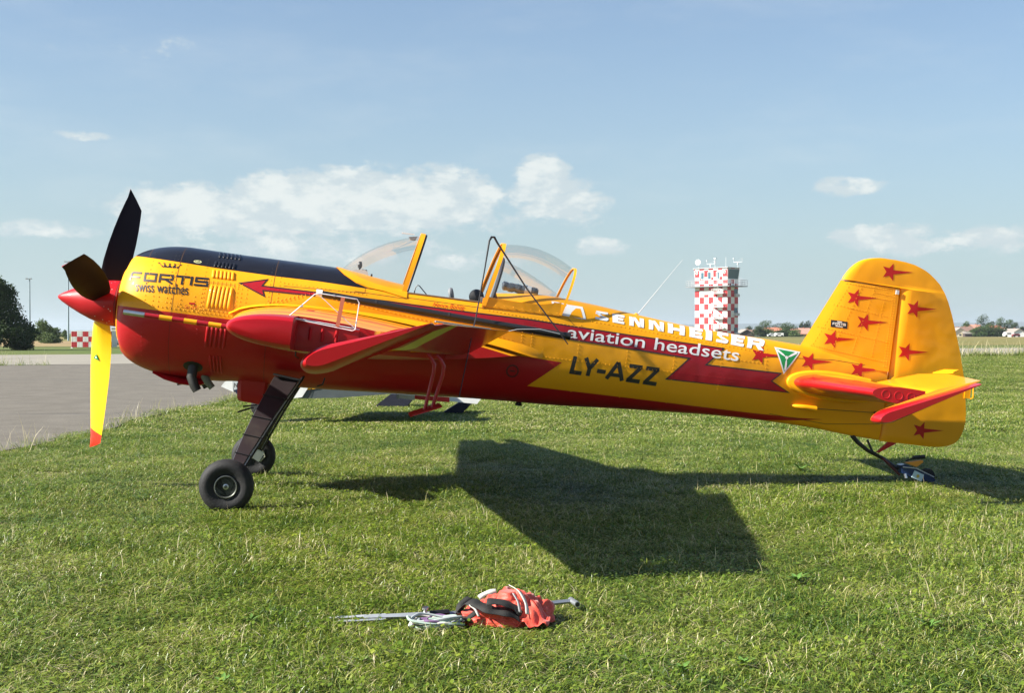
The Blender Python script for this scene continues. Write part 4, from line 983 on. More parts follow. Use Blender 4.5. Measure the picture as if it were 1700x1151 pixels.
# rivets: domes standing on the skin, one merged piece per skin
def surf(x, z, s=-1):
    y = s*halfw(x, z); e = .004
    dydx = (halfw(x+e, z)-halfw(x-e, z))/(2*e); dydz = (halfw(x, z+e)-halfw(x, z-e))/(2*e)
    n = Vector((-dydx, s*1.0, -dydz)).normalized(); n = Vector((-dydx*1.0, s, -dydz)).normalized(); return Vector((x, y, z)), n
def rivet(mb, p, n, r=.0047, h=.0030):
    u = n.orthogonal().normalized(); v = n.cross(u); k = 6
    vs = [p+n*.0008+(u*math.cos(i*6.283/k)+v*math.sin(i*6.283/k))*r for i in range(k)]+[p+n*(h*.75+.0008)+(u*math.cos(i*6.283/k)+v*math.sin(i*6.283/k))*r*.6 for i in range(k)]+[p+n*(h+.0008)]
    mb.add(vs, [(i, (i+1) % k, (i+1) % k+k, i+k) for i in range(k)]+[(i+k, (i+1) % k+k, 2*k) for i in range(k)])
RIV = {}
def rowline(kind, pts, sp):
    mb = RIV.setdefault(kind, MB())
    for (x0, z0), (x1, z1) in zip(pts, pts[1:]):
        L_ = math.hypot(x1-x0, z1-z0); n = max(1, int(L_/sp))
        for i in range(n):
            t = i/n; p, nn = surf(x0+(x1-x0)*t, z0+(z1-z0)*t); rivet(mb, p, nn)
def inred(x, z): 
    return (z < 1.33 and x < 2.0) or (z < 1.09) or (2.0 <= x < 2.32 and z < 1.31 and z > 1.31-(2.32-x)*.9)
def in_arrow(x, z):
    c = False; n = len(arrow)
    for i in range(n):
        (x1, z1), (x2, z2) = arrow[i], arrow[i-1]
        if (z1 > z) != (z2 > z) and x < (x2-x1)*(z-z1)/(z2-z1)+x1: c = not c
    return c
def rows(pts, sp):
    # split rows by the paint they sit on
    (x0, z0), (x1, z1) = pts; n = max(1, int(math.hypot(x1-x0, z1-z0)/sp))
    for i in range(n+1):
        t = i/n; x, z = x0+(x1-x0)*t, z0+(z1-z0)*t; zt, zb, h, zc, nn_ = sect(x)
        if z > zt-.03 or z < zb+.03 or halfw(x, z) < .03: continue
        p, nn = surf(x, z); k = 'black' if (x < .85 and z > 1.705 and z > interp(x, [q[0] for q in bt], [q[1] for q in bt])) else ('stripe' if in_arrow(x, z) else ('red' if inred(x, z) else 'yellow'))
        rivet(RIV.setdefault((k, x < XS), MB()), p, nn)
for xx in (2.43, 2.83, 3.22, 3.615, 4.0): rows([(xx, 1.0), (xx+.01, 1.68)], .030); 
for xx in (2.06, 1.98): rows([(xx, 1.34), (xx, 1.58)], .024)
rows([(2.16, 1.338), (4.02, 1.345)], .032); rows([(2.16, 1.139), (4.0, 1.20)], .034); rows([(2.46, 1.665), (3.99, 1.585)], .034); rows([(3.3, 1.50), (4.0, 1.50)], .034)
rows([(.30, 1.60), (1.9, 1.44)], .034); rows([(1.70, 1.645), (2.45, 1.60)], .03)
for xx in (.03, .10): rows([(xx, 1.35), (xx, 1.82)], .030)
rows([(.13, 1.655), (.75, 1.645)], .03)
rows([(-.95, 1.365), (-.02, 1.355)], .032); rows([(-.62, 1.385), (-.02, 1.375)], .032)
for xx in (-.86, -.70, -.672, -.60, -.455): rows([(xx, 1.37), (xx, 1.83)], .032)
for xx in (-.44, -.20, -.17, -.13): rows([(xx, 1.38), (xx, 1.60)], .030)
for xx in (-.86, -.455, -.10): rows([(xx, .95), (xx, 1.30)], .034)
rows([(-.42, 1.60), (-.20, 1.60)], .03); rows([(-.42, 1.585), (-.20, 1.585)], .03); rows([(-.42, 1.385), (-.2, 1.38)], .03)
for (dx, dz) in ((0, 0), (.035, .028), (.07, .05)): rows([(-.17+dx, 1.39+dz), (.42, 1.62+dz*.3)], .03)
for xx in (-.80, -.76, -.50): rows([(xx, 1.37), (xx, 1.47)], .03)
MR = {'stripe': M_DRED, 'yellow': M_YEL, 'red': M_RED, 'black': M_BLK}
for (k, onc), mb in RIV.items(): tag(mb.build('rivets', MR[k], cowl if onc else fuse, True, 80), kind='stuff')
# seams
def seam(o, H, pts, w=.0035, nm='seam'): decal(nm, [H], stroke(pts, w), M_LINE, .0014, 'port', o)
M_RSEAM = paint('seam_dark_red', (.08, .004, .005), .6)
for xx in (-.655,): seam(cowl, HC, [(xx, 1.335), (xx, 1.84)])
seam(cowl, HC, [(-.90, 1.72), (-.90, 1.80)]); decal('seam', [HC], stroke([(-.655, .86), (-.655, 1.33)], .003), M_RSEAM, .0018, 'port', cowl)
decal('seam', [HC], stroke([(.055, .88), (.055, 1.33)], .004), M_RSEAM, .0018, 'port', cowl); seam(cowl, HC, [(.055, 1.34), (.055, 1.83)])
seam(fuse, HF, [(.13, 1.632), (.74, 1.655), (.74, 1.69)]); seam(fuse, HF, [(1.06, 1.662), (1.70, 1.655), (2.33, 1.663), (2.40, 1.60)])
seam(fuse, HF, [(4.05, 1.56), (4.6, 1.60), (5.09, 1.585)]); seam(fuse, HF, [(4.10, 1.10), (4.6, 1.07), (5.08, 1.12)], .004); seam(fuse, HF, [(.66, 1.66), (1.06, 1.652)])
decal('fuel_cap', [HF], stroke([(1.94+.045*math.cos(t*.5236), 1.20+.045*math.sin(t*.5236)) for t in range(12)], .012, True)+stroke([(1.92, 1.20), (1.96, 1.20)], .012), M_RSEAM, .0020, 'port', fuse)

# cooling louvres pressed in the cowling, each its own piece
def louvre_bank(n, xa, xb, za, zb, lean, m):
    for i in range(n):
        x = xa+(xb-xa)*i/(n-1); mb = MB(); ring = []; K = 8
        for k in range(K+1):
            t = k/K; z = za+(zb-za)*t; xx = x+lean*t; p, nn = surf(xx, z); tx = Vector((1, 0, 0)); e_ = min(1, math.sin(math.pi*(.04+.92*t))*2.2); wv = .0100*(.35+.65*e_); hv = .0125*e_
            ring.append([p-tx*wv-nn*.002, p-tx*wv*.9+nn*hv*.6, p-tx*wv*.2+nn*hv, p+tx*wv*.8+nn*hv*.9, p+tx*wv-nn*.002])
        mb.loft(ring); mb.build('louvre', m, cowl, True, 60)
louvre_bank(6, -.395, -.252, 1.625, 1.690, -.008, M_YEL); louvre_bank(6, -.400, -.262, 1.710, 1.755, 0, M_BLK); louvre_bank(6, -.385, -.235, 1.790, 1.835, -.01, M_BLK)
louvre_bank(6, -.398, -.250, 1.40, 1.572, .006, M_YEL); louvre_bank(5, -.385, -.255, 1.105, 1.272, .006, M_RED); louvre_bank(4, -.338, -.262, .915, 1.05, -.01, M_RED)
decal('louvre_panel', [HC], stroke([(-.425, 1.385), (-.412, 1.59), (-.225, 1.59), (-.205, 1.385)], .003, True), paint('seam_amber', (.45, .19, .01), .5), .0014, 'port', cowl)

# spinner, propeller
SPX = -1.135
spp = [(-.455, .001), (-.45, .012), (-.42, .034), (-.36, .068), (-.28, .108), (-.20, .141), (-.12, .166), (-.06, .176), (0, .180)]
spin = MB().lathe([(SPX+d, r) for d, r in spp], (0, 0, AX+.002), (1, 0, 0), 56).build('spinner', M_RED, plane, True, 30)
MB().lathe([(SPX+.001, .150), (SPX+.002, .179), (SPX+.012, .180), (SPX+.014, .165), (SPX+.013, .06)], (0, 0, AX+.002), (1, 0, 0), 48).build('backplate', paint('anodised_red', (.20, .012, .015), .5), spin, True, 30)
MB().lathe([(SPX+.013, .09), (-1.0, .10), (-.9, .10)], (0, 0, AX), (1, 0, 0), 24).build('hub', M_DARK, spin, True)
sc_mb = MB()
for ph in (0, 2.094, 4.189):
    for (da, dx) in ((.42, -.035), (.52, -.06), (.34, -.07), (.50, -.02), (1.05, -.03), (1.2, -.05), (1.05, -.08), (.95, -.14), (1.62, -.03)):
        a = math.pi*1.62+ph+da; r = .178 if dx > -.06 else .172
        if dx < -.1: r = .160
        n = Vector((-.15, math.cos(a), math.sin(a))).normalized(); rivet(sc_mb, Vector((SPX+dx, math.cos(a)*r, AX+.002+math.sin(a)*r)), n, .0045, .002)
tag(sc_mb.build('screws', M_STEEL, spin, True), kind='stuff')
M_PY = paint('propeller_yellow', (.88, .53, .006), .3, .5); M_PB = paint('propeller_black', (.012, .009, .012), .55, 0, spec=.06); M_PR = paint('propeller_tip_red', (.75, .03, .015), .35, .4)
HX = -1.255
def blade(ang, label):
    """ang measured from straight up towards starboard; front face yellow, back face black"""
    up = Vector((0, math.sin(ang), math.cos(ang))); tanv = Vector((0, math.cos(ang), -math.sin(ang))); ax = Vector((1, 0, 0)); o_ = Vector((HX, 0, AX))
    loops = []; front = []
    st = [(.12, .085, 66, .055), (.17, .150, 64, .045), (.25, .190, 60, .034), (.40, .225, 54, .026), (.58, .240, 49, .021), (.76, .238, 44, .017), (.93, .220, 41, .013), (1.08, .190, 39, .010), (1.15, .172, 38, .009), (1.20, .100, 38, .007), (1.25, .012, 38, .005)]
    for (r, ch, pit, th) in st:
        pa = R(pit); cd = (tanv*math.cos(pa)+ax*math.sin(pa)).normalized()   # from leading edge back to trailing edge
        nf = (cd.cross(up)).normalized(); 
        if nf.x > 0: nf = -nf      # forward normal
        lead = -.42*(ch if r <= 1.15 else .172)
        ring = []
        prof = [(0, 0), (.05, .42), (.2, .86), (.4, 1.0), (.65, .74), (.88, .3), (1, .04), (.88, -.05), (.6, -.12), (.3, -.22), (.08, -.30)]
        for (t, h) in prof: ring.append(o_+up*r+cd*(t*ch+lead)+nf*h*th)
        loops.append(ring)
    n = len(prof); mb = MB(); V = [p for L_ in loops for p in L_]; Fc = []; mi = []
    for i in range(len(loops)-1):
        for k in range(n):
            Fc.append((i*n+k, i*n+(k+1) % n, (i+1)*n+(k+1) % n, (i+1)*n+k)); mi.append((0 if k < 6 else 1) if st[i][0] < 1.07 else (2 if k < 6 else 1))
    Fc += [tuple(range(n-1, -1, -1)), tuple((len(loops)-1)*n+k for k in range(n))]; mi += [0, 2]
    ob = mesh('propeller_blade', V, Fc, [M_PY, M_PB, M_PR], plane, True, 50); ob.data.polygons.foreach_set('material_index', mi); ob['label'] = label
    bm = bmesh.new(); bm.from_mesh(ob.data); bmesh.ops.recalc_face_normals(bm, faces=bm.faces); bm.to_mesh(ob.data); bm.free()
    return ob, o_, up, tanv
b1, o_, up, tv = blade(R(162), 'lower blade showing its yellow front face and red tip')
blade(R(42), 'upper blade showing its black back face'); blade(R(282), 'near blade pointing to the viewer with black face')
# small green maker's triangle on the lower blade
pa = R(52); cd = (tv*math.cos(pa)+Vector((1, 0, 0))*math.sin(pa)); nf = cd.cross(up).normalized(); nf = -nf if nf.x > 0 else nf
g0 = o_+up*.45+nf*.031
MB().add([g0+up*(-.030), g0+up*.016-cd*.030, g0+up*.016+cd*.030], [(0, 1, 2)]).build('maker_triangle', M_GRN, b1)
MB().add([g0+nf*.001+up*(-.012), g0+nf*.001+up*.006-cd*.011, g0+nf*.001+up*.006+cd*.011], [(0, 1, 2)]).build('maker_mark', M_WHT, b1)

# ---- wings
TC = .158
def naca(t): t = min(1, max(0, t)); return 5*(.2969*math.sqrt(t)-.126*t-.3516*t*t+.2843*t**3-.1036*t**4)
def wle(y): y = abs(y); return -.26+.098*y if y < 3.7 else -.26+.098*3.7+.06*(y-3.7)
def wte(y): y = abs(y); return 2.08-.238*y
def whinge(y): y = abs(y); return 1.61-.198*y
WZ = 1.315
def airloop(xle, xte, zc, tc, x0, x1, y, n=16, tcap=1.0):
    ch = xte-xle; t0, t1 = (x0-xle)/ch, (x1-xle)/ch; up = []; 
    for i in range(n+1):
        t = t0+(t1-t0)*(i/n)**1.8; up.append((xle+t*ch, naca(t)*tc*ch*tcap))
    return [(x, y, zc+h) for x, h in reversed(up)]+[(x, y, zc-h) for x, h in up[1:]]
def wing_mat():
    m = bpy.data.materials.new('wing_paint'); m.use_nodes = True; w = NT(m.node_tree); b = w.n['Principled BSDF']
    tc = w.node('ShaderNodeTexCoord').outputs['Object']; X, Y, Z = w.xyz(tc); ay = w.m('ABSOLUTE', Y)
    N = w.xyz(w.node('ShaderNodeTexCoord').outputs['Normal'])[2]
    top = w.m('GREATER_THAN', N, .02)
    tip = w.m('GREATER_THAN', ay, 3.66)
    c = w.mix(top, c4((.46, .010, .014)), c4(YEL))
    # pale yellow striped patch on the underside
    und = w.m('MULTIPLY', w.m('SUBTRACT', 1.0, top), w.m('MULTIPLY', w.m('GREATER_THAN', w.m('SINE', w.m('MULTIPLY', w.m('ADD', X, w.m('MULTIPLY', ay, .55)), 9.0)), .1), w.m('MULTIPLY', w.m('LESS_THAN', ay, 3.66), w.m('GREATER_THAN', ay, 3.30))))
    c = w.mix(und, c, c4((.62, .55, .10)))
    # fine red hairlines run out along the top
    st = w.noise(w.comb(w.m('MULTIPLY', X, .22), w.m('MULTIPLY', Y, 1.0), 0.0), 2.2, 3, .65); st2 = w.noise(w.comb(w.m('MULTIPLY', X, .5), w.m('MULTIPLY', Y, 1.5), 4.0), 1.5, 2)
    lm = w.m('MULTIPLY', w.m('MAXIMUM', w.m('MULTIPLY', w.ss(st, .50, .56), .85), w.m('MULTIPLY', w.ss(st2, .56, .64), .6)), top)
    diag = w.m('ABSOLUTE', w.m('SUBTRACT', w.m('FRACT', w.m('MULTIPLY', w.m('ADD', X, w.m('MULTIPLY', ay, .30)), 2.0)), .5)); lm = w.m('MAXIMUM', lm, w.m('MULTIPLY', w.m('LESS_THAN', diag, .018), w.m('MULTIPLY', top, .8)))
    c = w.mix(lm, c, c4((.50, .020, .006)))
    c = w.mix(tip, c, c4(RED)); w.put(b.inputs['Base Color'], c); b.inputs['Roughness'].default_value = .34; b.inputs['Coat Weight'].default_value = .12; b.inputs['Coat Roughness'].default_value = .05; b.inputs['Specular IOR Level'].default_value = .25
    return m
M_WING = wing_mat()
DEFL = R(24.5)
def ctrl_loop(xn, xt, T, y, xh, zh, defl, zc, n=7, tt=.0035):
    """control surface section: elliptical nose then straight taper, swung about its hinge (trailing edge up)"""
    a = min(.42*(xt-xn), T*1.25); up = []
    for i in range(n+1):
        q = math.pi/2*i/n; up.append((xn+a*(1-math.cos(q)), T/2*math.sin(q)))
    for i in range(1, 4):
        s = i/3; up.append((xn+a+(xt-xn-a)*s, T/2+(tt/2-T/2)*s))
    pts = [(x, h) for x, h in reversed(up)]+[(x, -h) for x, h in up[1:]]
    out = []
    for x, h in pts:
        dx, dz = x-xh, h+zc-zh; out.append((xh+dx*math.cos(defl)-dz*math.sin(defl), y, zh+dx*math.sin(defl)+dz*math.cos(defl)))
    return out
def make_wing(s):
    ys = [.30, .45, .60, .80, 1.0]; mb = MB(); lo = []
    # centre part carries a full chord, outboard the fixed part ends at the hinge
    for y in ys[:4]: lo.append(airloop(wle(y), wte(y)-.0, WZ+.012*max(0, 1-y), TC*1.0, wle(y), wte(y)-.01, s*y, 20))
    lo.append(airloop(wle(.93), wte(.93), WZ, TC, wle(.93), wte(.93)-.01, s*.93, 20))
    w1 = MB().loft(lo)
    lo = []
    for y in (.93, 1.5, 2.2, 2.9, 3.4, 3.70): lo.append(airloop(wle(y), wte(y), WZ-.004*y/3.7, TC, wle(y), whinge(y)-.055, s*y, 20))
    w1.loft(lo)
    # leading edge carried on to the tip as a rounded nose
    lo = []
    for y, k in ((3.70, 1), (3.90, 1.0), (4.02, .97), (4.08, .88), (4.105, .70), (4.11, .45)):
        y2 = 3.9 if y > 3.9 else y; lo.append(airloop(wle(y)+(1-k)*.05, wte(y2), WZ-.004-(0)*.02, TC*k, wle(y)+(1-k)*.05, .435, s*y, 20))
    w1.loft(lo)
    w = w1.build('wing', M_WING, plane, True, 35)
    bm = bmesh.new(); bm.from_mesh(w.data); bmesh.ops.recalc_face_normals(bm, faces=bm.faces); bm.to_mesh(w.data); bm.free()
    # recessed tip rib with pressed stiffeners
    r = MB(); r.prism([(.430, WZ-.070), (.430, WZ+.066), (.745, WZ+.050), (.745, WZ-.056)], 'y', s*3.702, s*3.712); rb = r.build('tip_rib', M_RED, w)
    for k, xx in enumerate((.505, .565, .635)):
        MB().tube([(xx, s*3.712, WZ+.035), (xx, s*3.712, WZ-.030)], .009, 8).build('stiffener', M_RED, w, True)
    tr = MB(); tr.tube([(.41, s*4.06, WZ+.066), (.46, s*3.72, WZ+.068), (.745, s*3.72, WZ+.052)], .004, 5); tr.build('edge_trim', M_LGREY, w)
    # hinge brackets and yellow false spar in the aileron gap
    for yy in (1.6, 2.5, 3.35): MB().prism([(whinge(yy)-.06, WZ-.045), (whinge(yy)+.03, WZ-.03), (whinge(yy)+.03, WZ+.03), (whinge(yy)-.06, WZ+.05)], 'y', s*yy, s*yy+.02).build('hinge_bracket', M_YEL, w)
    # aileron with overhanging balance horn
    def hz(y): return WZ-.004*y/3.7
    lo = []
    for y, xn, T in ((.97, whinge(.97)-.04, .125), (1.6, whinge(1.6)-.04, .118), (2.6, whinge(2.6)-.035, .105), (3.3, whinge(3.3)-.035, .095), (3.765, whinge(3.765)-.035, .090)):
        lo.append(ctrl_loop(xn, wte(y), T, s*y, whinge(y), hz(y), DEFL, WZ))
    for y, xn, T, xt in ((3.77, .455, .112, wte(3.77)), (3.90, .455, .115, 1.135), (4.02, .46, .115, 1.12), (4.075, .470, .100, 1.11), (4.10, .490, .070, 1.10)):
        lo.append(ctrl_loop(xn, xt, T, s*y, whinge(y)+.01, hz(y), DEFL if s < 0 else -DEFL, WZ))
    if s > 0: lo = [ctrl_loop(xn, wte(y), T, s*y, whinge(y), hz(y), -DEFL, WZ) for y, xn, T in ((.97, whinge(.97)-.04, .125), (2.6, whinge(2.6)-.035, .105), (3.765, whinge(3.765)-.035, .09))]+lo[5:]
    al = MB().loft(lo).build('aileron', M_WING, plane, True, 35)
    bm = bmesh.new(); bm.from_mesh(al.data); bmesh.ops.recalc_face_normals(bm, faces=bm.faces); bm.to_mesh(al.data); bm.free()
    d = DEFL if s < 0 else -DEFL
    def rot(x, z, y=3.9):
        xh, zh = whinge(y), WZ; return (xh+(x-xh)*math.cos(d)-(z-zh)*math.sin(d), s*y, zh+(x-xh)*math.sin(d)+(z-zh)*math.cos(d))
    MB().tube([rot(wte(4.05)+.01, WZ, 4.08), rot(wte(2.0)+.0, WZ, 2.0)], .004, 5).build('trailing_strip', M_LGREY, al)
    # aileron spade under the surface
    sp = MB(); zz = lambda x, y: rot(x, WZ-.05, y)
    yb = 2.75
    spade = MB().loft([[(1.085, s*(yb-.17), .912), (1.10, s*(yb-.17), .926), (1.26, s*(yb-.17), .995), (1.255, s*(yb-.17), .985)], [(1.085, s*(yb+.17), .912), (1.10, s*(yb+.17), .926), (1.26, s*(yb+.17), .995), (1.255, s*(yb+.17), .985)]]).build('spade', M_RED, plane)
    for k, dx in enumerate((0, .055)):
        MB().tube([(1.145+dx, s*yb, 1.275), (1.170+dx, s*yb, 1.255), (1.195+dx, s*yb, 1.22), (1.196+dx, s*yb, 1.17), (1.170+dx*.75, s*yb, .945+dx*.35)], .0105, 8).build('spade_arm', M_RED, spade, True)
    return w, al
wp, ap_ = make_wing(-1); ws, as_ = make_wing(1)
# wing root fillet on the fuselage side: thin dished skin running back from the trailing edge
for s in (-1, 1):
    V = []; Fc = []; xs_ = [-.24+2.40*i/30 for i in range(31)]
    for x in xs_:
        t = (x+.26)/2.34; th = naca(t)*TC*2.12 if t < 1 else 0
        zu = WZ+.01+th
        f_l = .018+.060*max(0, min(1, (x-.5)/1.4)); rr = []
        for k in range(5):
            q = k/4; z = zu+f_l*(1-q)**2; yy = halfw(x, min(z, 1.6))+.005+(.09+.04*x)*q*min(1, .3+max(0, x+.2)*2); yy = yy if q > 0 else halfw(x, z)-.004
            if x > 1.85: yy = halfw(x, z)+(yy-halfw(x, z))*max(0, (2.16-x)/.31)
            rr.append((x, s*yy, z))
        V += rr
    for i in range(30):
        for k in range(4): a = i*5+k; Fc.append((a, a+1, a+6, a+5))
    mesh('wing_fillet', V, Fc, M_YEL, plane, True)
MB().lathe([(0, .035), (.012, .035), (.018, .02)], (.40, -1.5, WZ+.13), (0, 0, 1), 14).build('fuel_filler_cap', M_RED, wp)
# striped pitot boom on the leading edge of the near wing
pm = empty_pit = None
py = -2.9
pit = MB().tube([(.04, py, WZ-.020), (-.540, py, WZ-.0073)], .0135, 12).build('pitot_boom', M_DRED, plane, True)
seg = [(-.015, .075), (-.145, .080), (-.28, .083)]
L0 = .04
def pz(x): return WZ-.020+(.04-x)*.0219
MB().tube([(-.44, py, pz(-.44)), (-.555, py, pz(-.555))], .0142, 12).build('bare_tip', M_STEEL, pit, True)
for x0, x1 in ((-.36, -.29), (-.225, -.155), (-.09, -.02)): MB().tube([(x0, py, pz(x0)), (x1, py, pz(x1))], .0142, 12).build('yellow_band', M_YEL, pit, True)
# sighting frame on the wing tip
sf = MB().tube([(.386, -3.735, WZ+.07), (.505, -3.735, 1.515), (.53, -3.735, 1.522), (.715, -3.735, 1.517), (.728, -3.735, 1.50), (.724, -3.735, 1.365), (.71, -3.735, 1.357), (.40, -3.735, WZ+.068)], .0032, 6).build('sighting_frame', M_WHT, plane, True)
MB().tube([(.52, -3.735, 1.52), (.72, -3.735, 1.372)], .0020, 5).build('brace', M_WHT, sf); MB().box((.640, -3.737, 1.443), (.020, .004, .148), M=Matrix.Rotation(R(4), 3, 'Y')).build('tinted_strip', paint('faded_orange_plastic', (.62, .20, .10), .4), sf)
for x, z in ((.724, 1.40), (.60, 1.521), (.45, 1.45)): MB().lathe([(-.006, .006), (.006, .006)], (x, -3.735, z), (0, 1, 0), 8).build('clip', M_LGREY, sf)

# ---- tail
FIN_LE = [(1.60, 4.293), (1.697, 4.340), (2.00, 4.485), (2.277, 4.618)]
def le(z): return np.interp(z, [p[0] for p in FIN_LE], [p[1] for p in FIN_LE])
def vloop(xn, xt, T, z, back, n=9, shape='air'):
    up = []; ch = xt-xn
    if shape == 'air':
        for i in range(n+1):
            t = (i/n)**1.7; tt = math.sqrt(min(1, t/.30))*(1.0-.0*t) if t < .30 else 1-(t-.30)/.70*(1-back); up.append((xn+t*ch, T/2*(math.sin(math.pi/2*min(1, t/.30)) if t < .3 else tt)))
    else:
        a = min(.40*ch, T*1.2)
        for i in range(n+1):
            q = math.pi/2*i/n; up.append((xn+a*(1-math.cos(q)), T/2*math.sin(q)))
        for i in range(1, 5): s = i/4; up.append((xn+a+(ch-a)*s, T/2*(1-s)+.0018*s))
    return [(x, -h, z) for x, h in reversed(up)]+[(x, h, z) for x, h in up[1:]]
lo = []
for i in range(14):
    z = 1.56+(2.268-1.56)*i/13; x0 = le(z); hx = 5.100+.024*(z-1.0)/1.27; T = .098-.028*(z-1.56)/.71
    lo.append(vloop(x0, hx-.008, T, z, .80))
fin = MB().loft(lo).build('fin', M_YEL, plane, True, 40)
TEz = [(.980, 5.54), (.984, 5.62), (1.000, 5.70), (1.027, 5.760), (1.06, 5.795), (1.124, 5.825), (1.19, 5.838), (1.253, 5.842), (1.538, 5.796), (1.818, 5.713), (2.164, 5.585), (2.27, 5.525), (2.349, 5.464), (2.41, 5.385), (2.448, 5.315), (2.475, 5.23), (2.488, 5.15), (2.495, 5.05)]
LEz = [(.980, 5.105), (2.268, 5.128), (2.276, 4.622), (2.30, 4.630), (2.34, 4.652), (2.394, 4.690), (2.435, 4.735), (2.462, 4.785), (2.482, 4.845), (2.495, 4.93)]
lo = []
zs = [.980, .984, .992, 1.005, 1.02, 1.04, 1.07, 1.11, 1.16, 1.22, 1.3, 1.4, 1.5, 1.6, 1.7, 1.8, 1.9, 2.0, 2.1, 2.2, 2.262]
for z in zs:
    xn = np.interp(z, [p[0] for p in LEz[:2]], [p[1] for p in LEz[:2]]); xt = np.interp(z, [p[0] for p in TEz], [p[1] for p in TEz]); T = .062+.020*max(0, min(1, (z-1.2)/1.0)); T *= min(1, .35+(z-.975)*14)
    lo.append(vloop(xn, xt, T, z, 0, shape='ctl'))
for z in (2.274, 2.30, 2.34, 2.38, 2.415, 2.44, 2.46, 2.475, 2.487, 2.494):
    xn = np.interp(z, [p[0] for p in LEz[2:]], [p[1] for p in LEz[2:]]); xt = np.interp(z, [p[0] for p in TEz], [p[1] for p in TEz]); T = .075*math.sqrt(max(.03, 1-((z-2.25)/.25)**2)); lo.append(vloop(xn, xt, T, z, 0, shape='ctl'))
rud = MB().loft(lo).build('rudder', M_YEL, plane, True, 40)
fixn(fin); fixn(rud); HFin = host(fin); HR = host(rud)
for p in STFIN: decal('star', [HFin], [p], M_STAR, .0020, 'port', fin)
for p in STRUD: decal('star', [HR], [p], M_STAR, .0020, 'port', rud)
sk = [(4.5601, 1.8694), (4.7003, 1.8716), (4.6983, 1.929), (4.5578, 1.9291)]
decal('sticker', [HFin], [sk], M_INK, .0022, 'port', fin); decal('sticker_lettering', [HFin], quadmap([(4.575, 1.890), (4.686, 1.892), (4.685, 1.912), (4.574, 1.910)], fortis(), 8.9)+[[(4.612, 1.917), (4.648, 1.917), (4.652, 1.924), (4.608, 1.924)], [(4.60, 1.878), (4.66, 1.879), (4.66, 1.885), (4.60, 1.884)]], M_WHT, .0030, 'port', fin)
rv = MB()
def frow(x0, z0, x1, z1, sp=.026, hw=None):
    n = max(1, int(math.hypot(x1-x0, z1-z0)/sp))
    for i in range(n+1):
        t = i/n; x, z = x0+(x1-x0)*t, z0+(z1-z0)*t
        T = .098-.028*(z-1.56)/.71; l = le(z); tt = (x-l)/(5.1-l)
        if tt < .03: continue
        h = T/2*(math.sin(math.pi/2*min(1, tt/.3)) if tt < .3 else 1-(tt-.3)/.7*.2); rivet(rv, Vector((x, -h, z)), Vector((0, -1, 0)), r=.0046, h=.0032)
for f in (.10, .32, .55, .78): frow(4.36+.74*f, 1.72-.06*f, 4.64+.47*f, 2.245, .030)
frow(5.075, 1.60, 5.09, 2.25, .022); frow(5.055, 1.60, 5.07, 2.25, .022)
frow(4.66, 2.245, 5.09, 2.235, .022); frow(4.57, 2.06, 5.08, 2.01, .026); frow(4.46, 1.86, 5.08, 1.80, .026); frow(4.42, 1.70, 5.07, 1.635, .02); frow(4.86, 2.16, 5.08, 2.15, .022); frow(4.90, 2.20, 5.08, 2.19, .022)
tag(rv.build('rivets', M_YEL, fin, True), kind='stuff')
MB().box((5.095, -.040, 2.225), (.026, .012, .034)).build('hinge_plate', M_LGREY, fin)
decal('seam', [HFin], stroke([(4.64, 2.262), (5.12, 2.26)], .006), M_LINE, .0016, 'port', fin)
MB().box((5.825, -.004, 1.50), (.05, .010, .16)).build('trim_tab', M_YEL, rud); MB().tube([(5.80, -.02, 1.56), (5.86, -.02, 1.56), (5.87, -.02, 1.43), (5.85, -.02, 1.42)], .006, 5).build('tab_horn', M_YEL, rud)
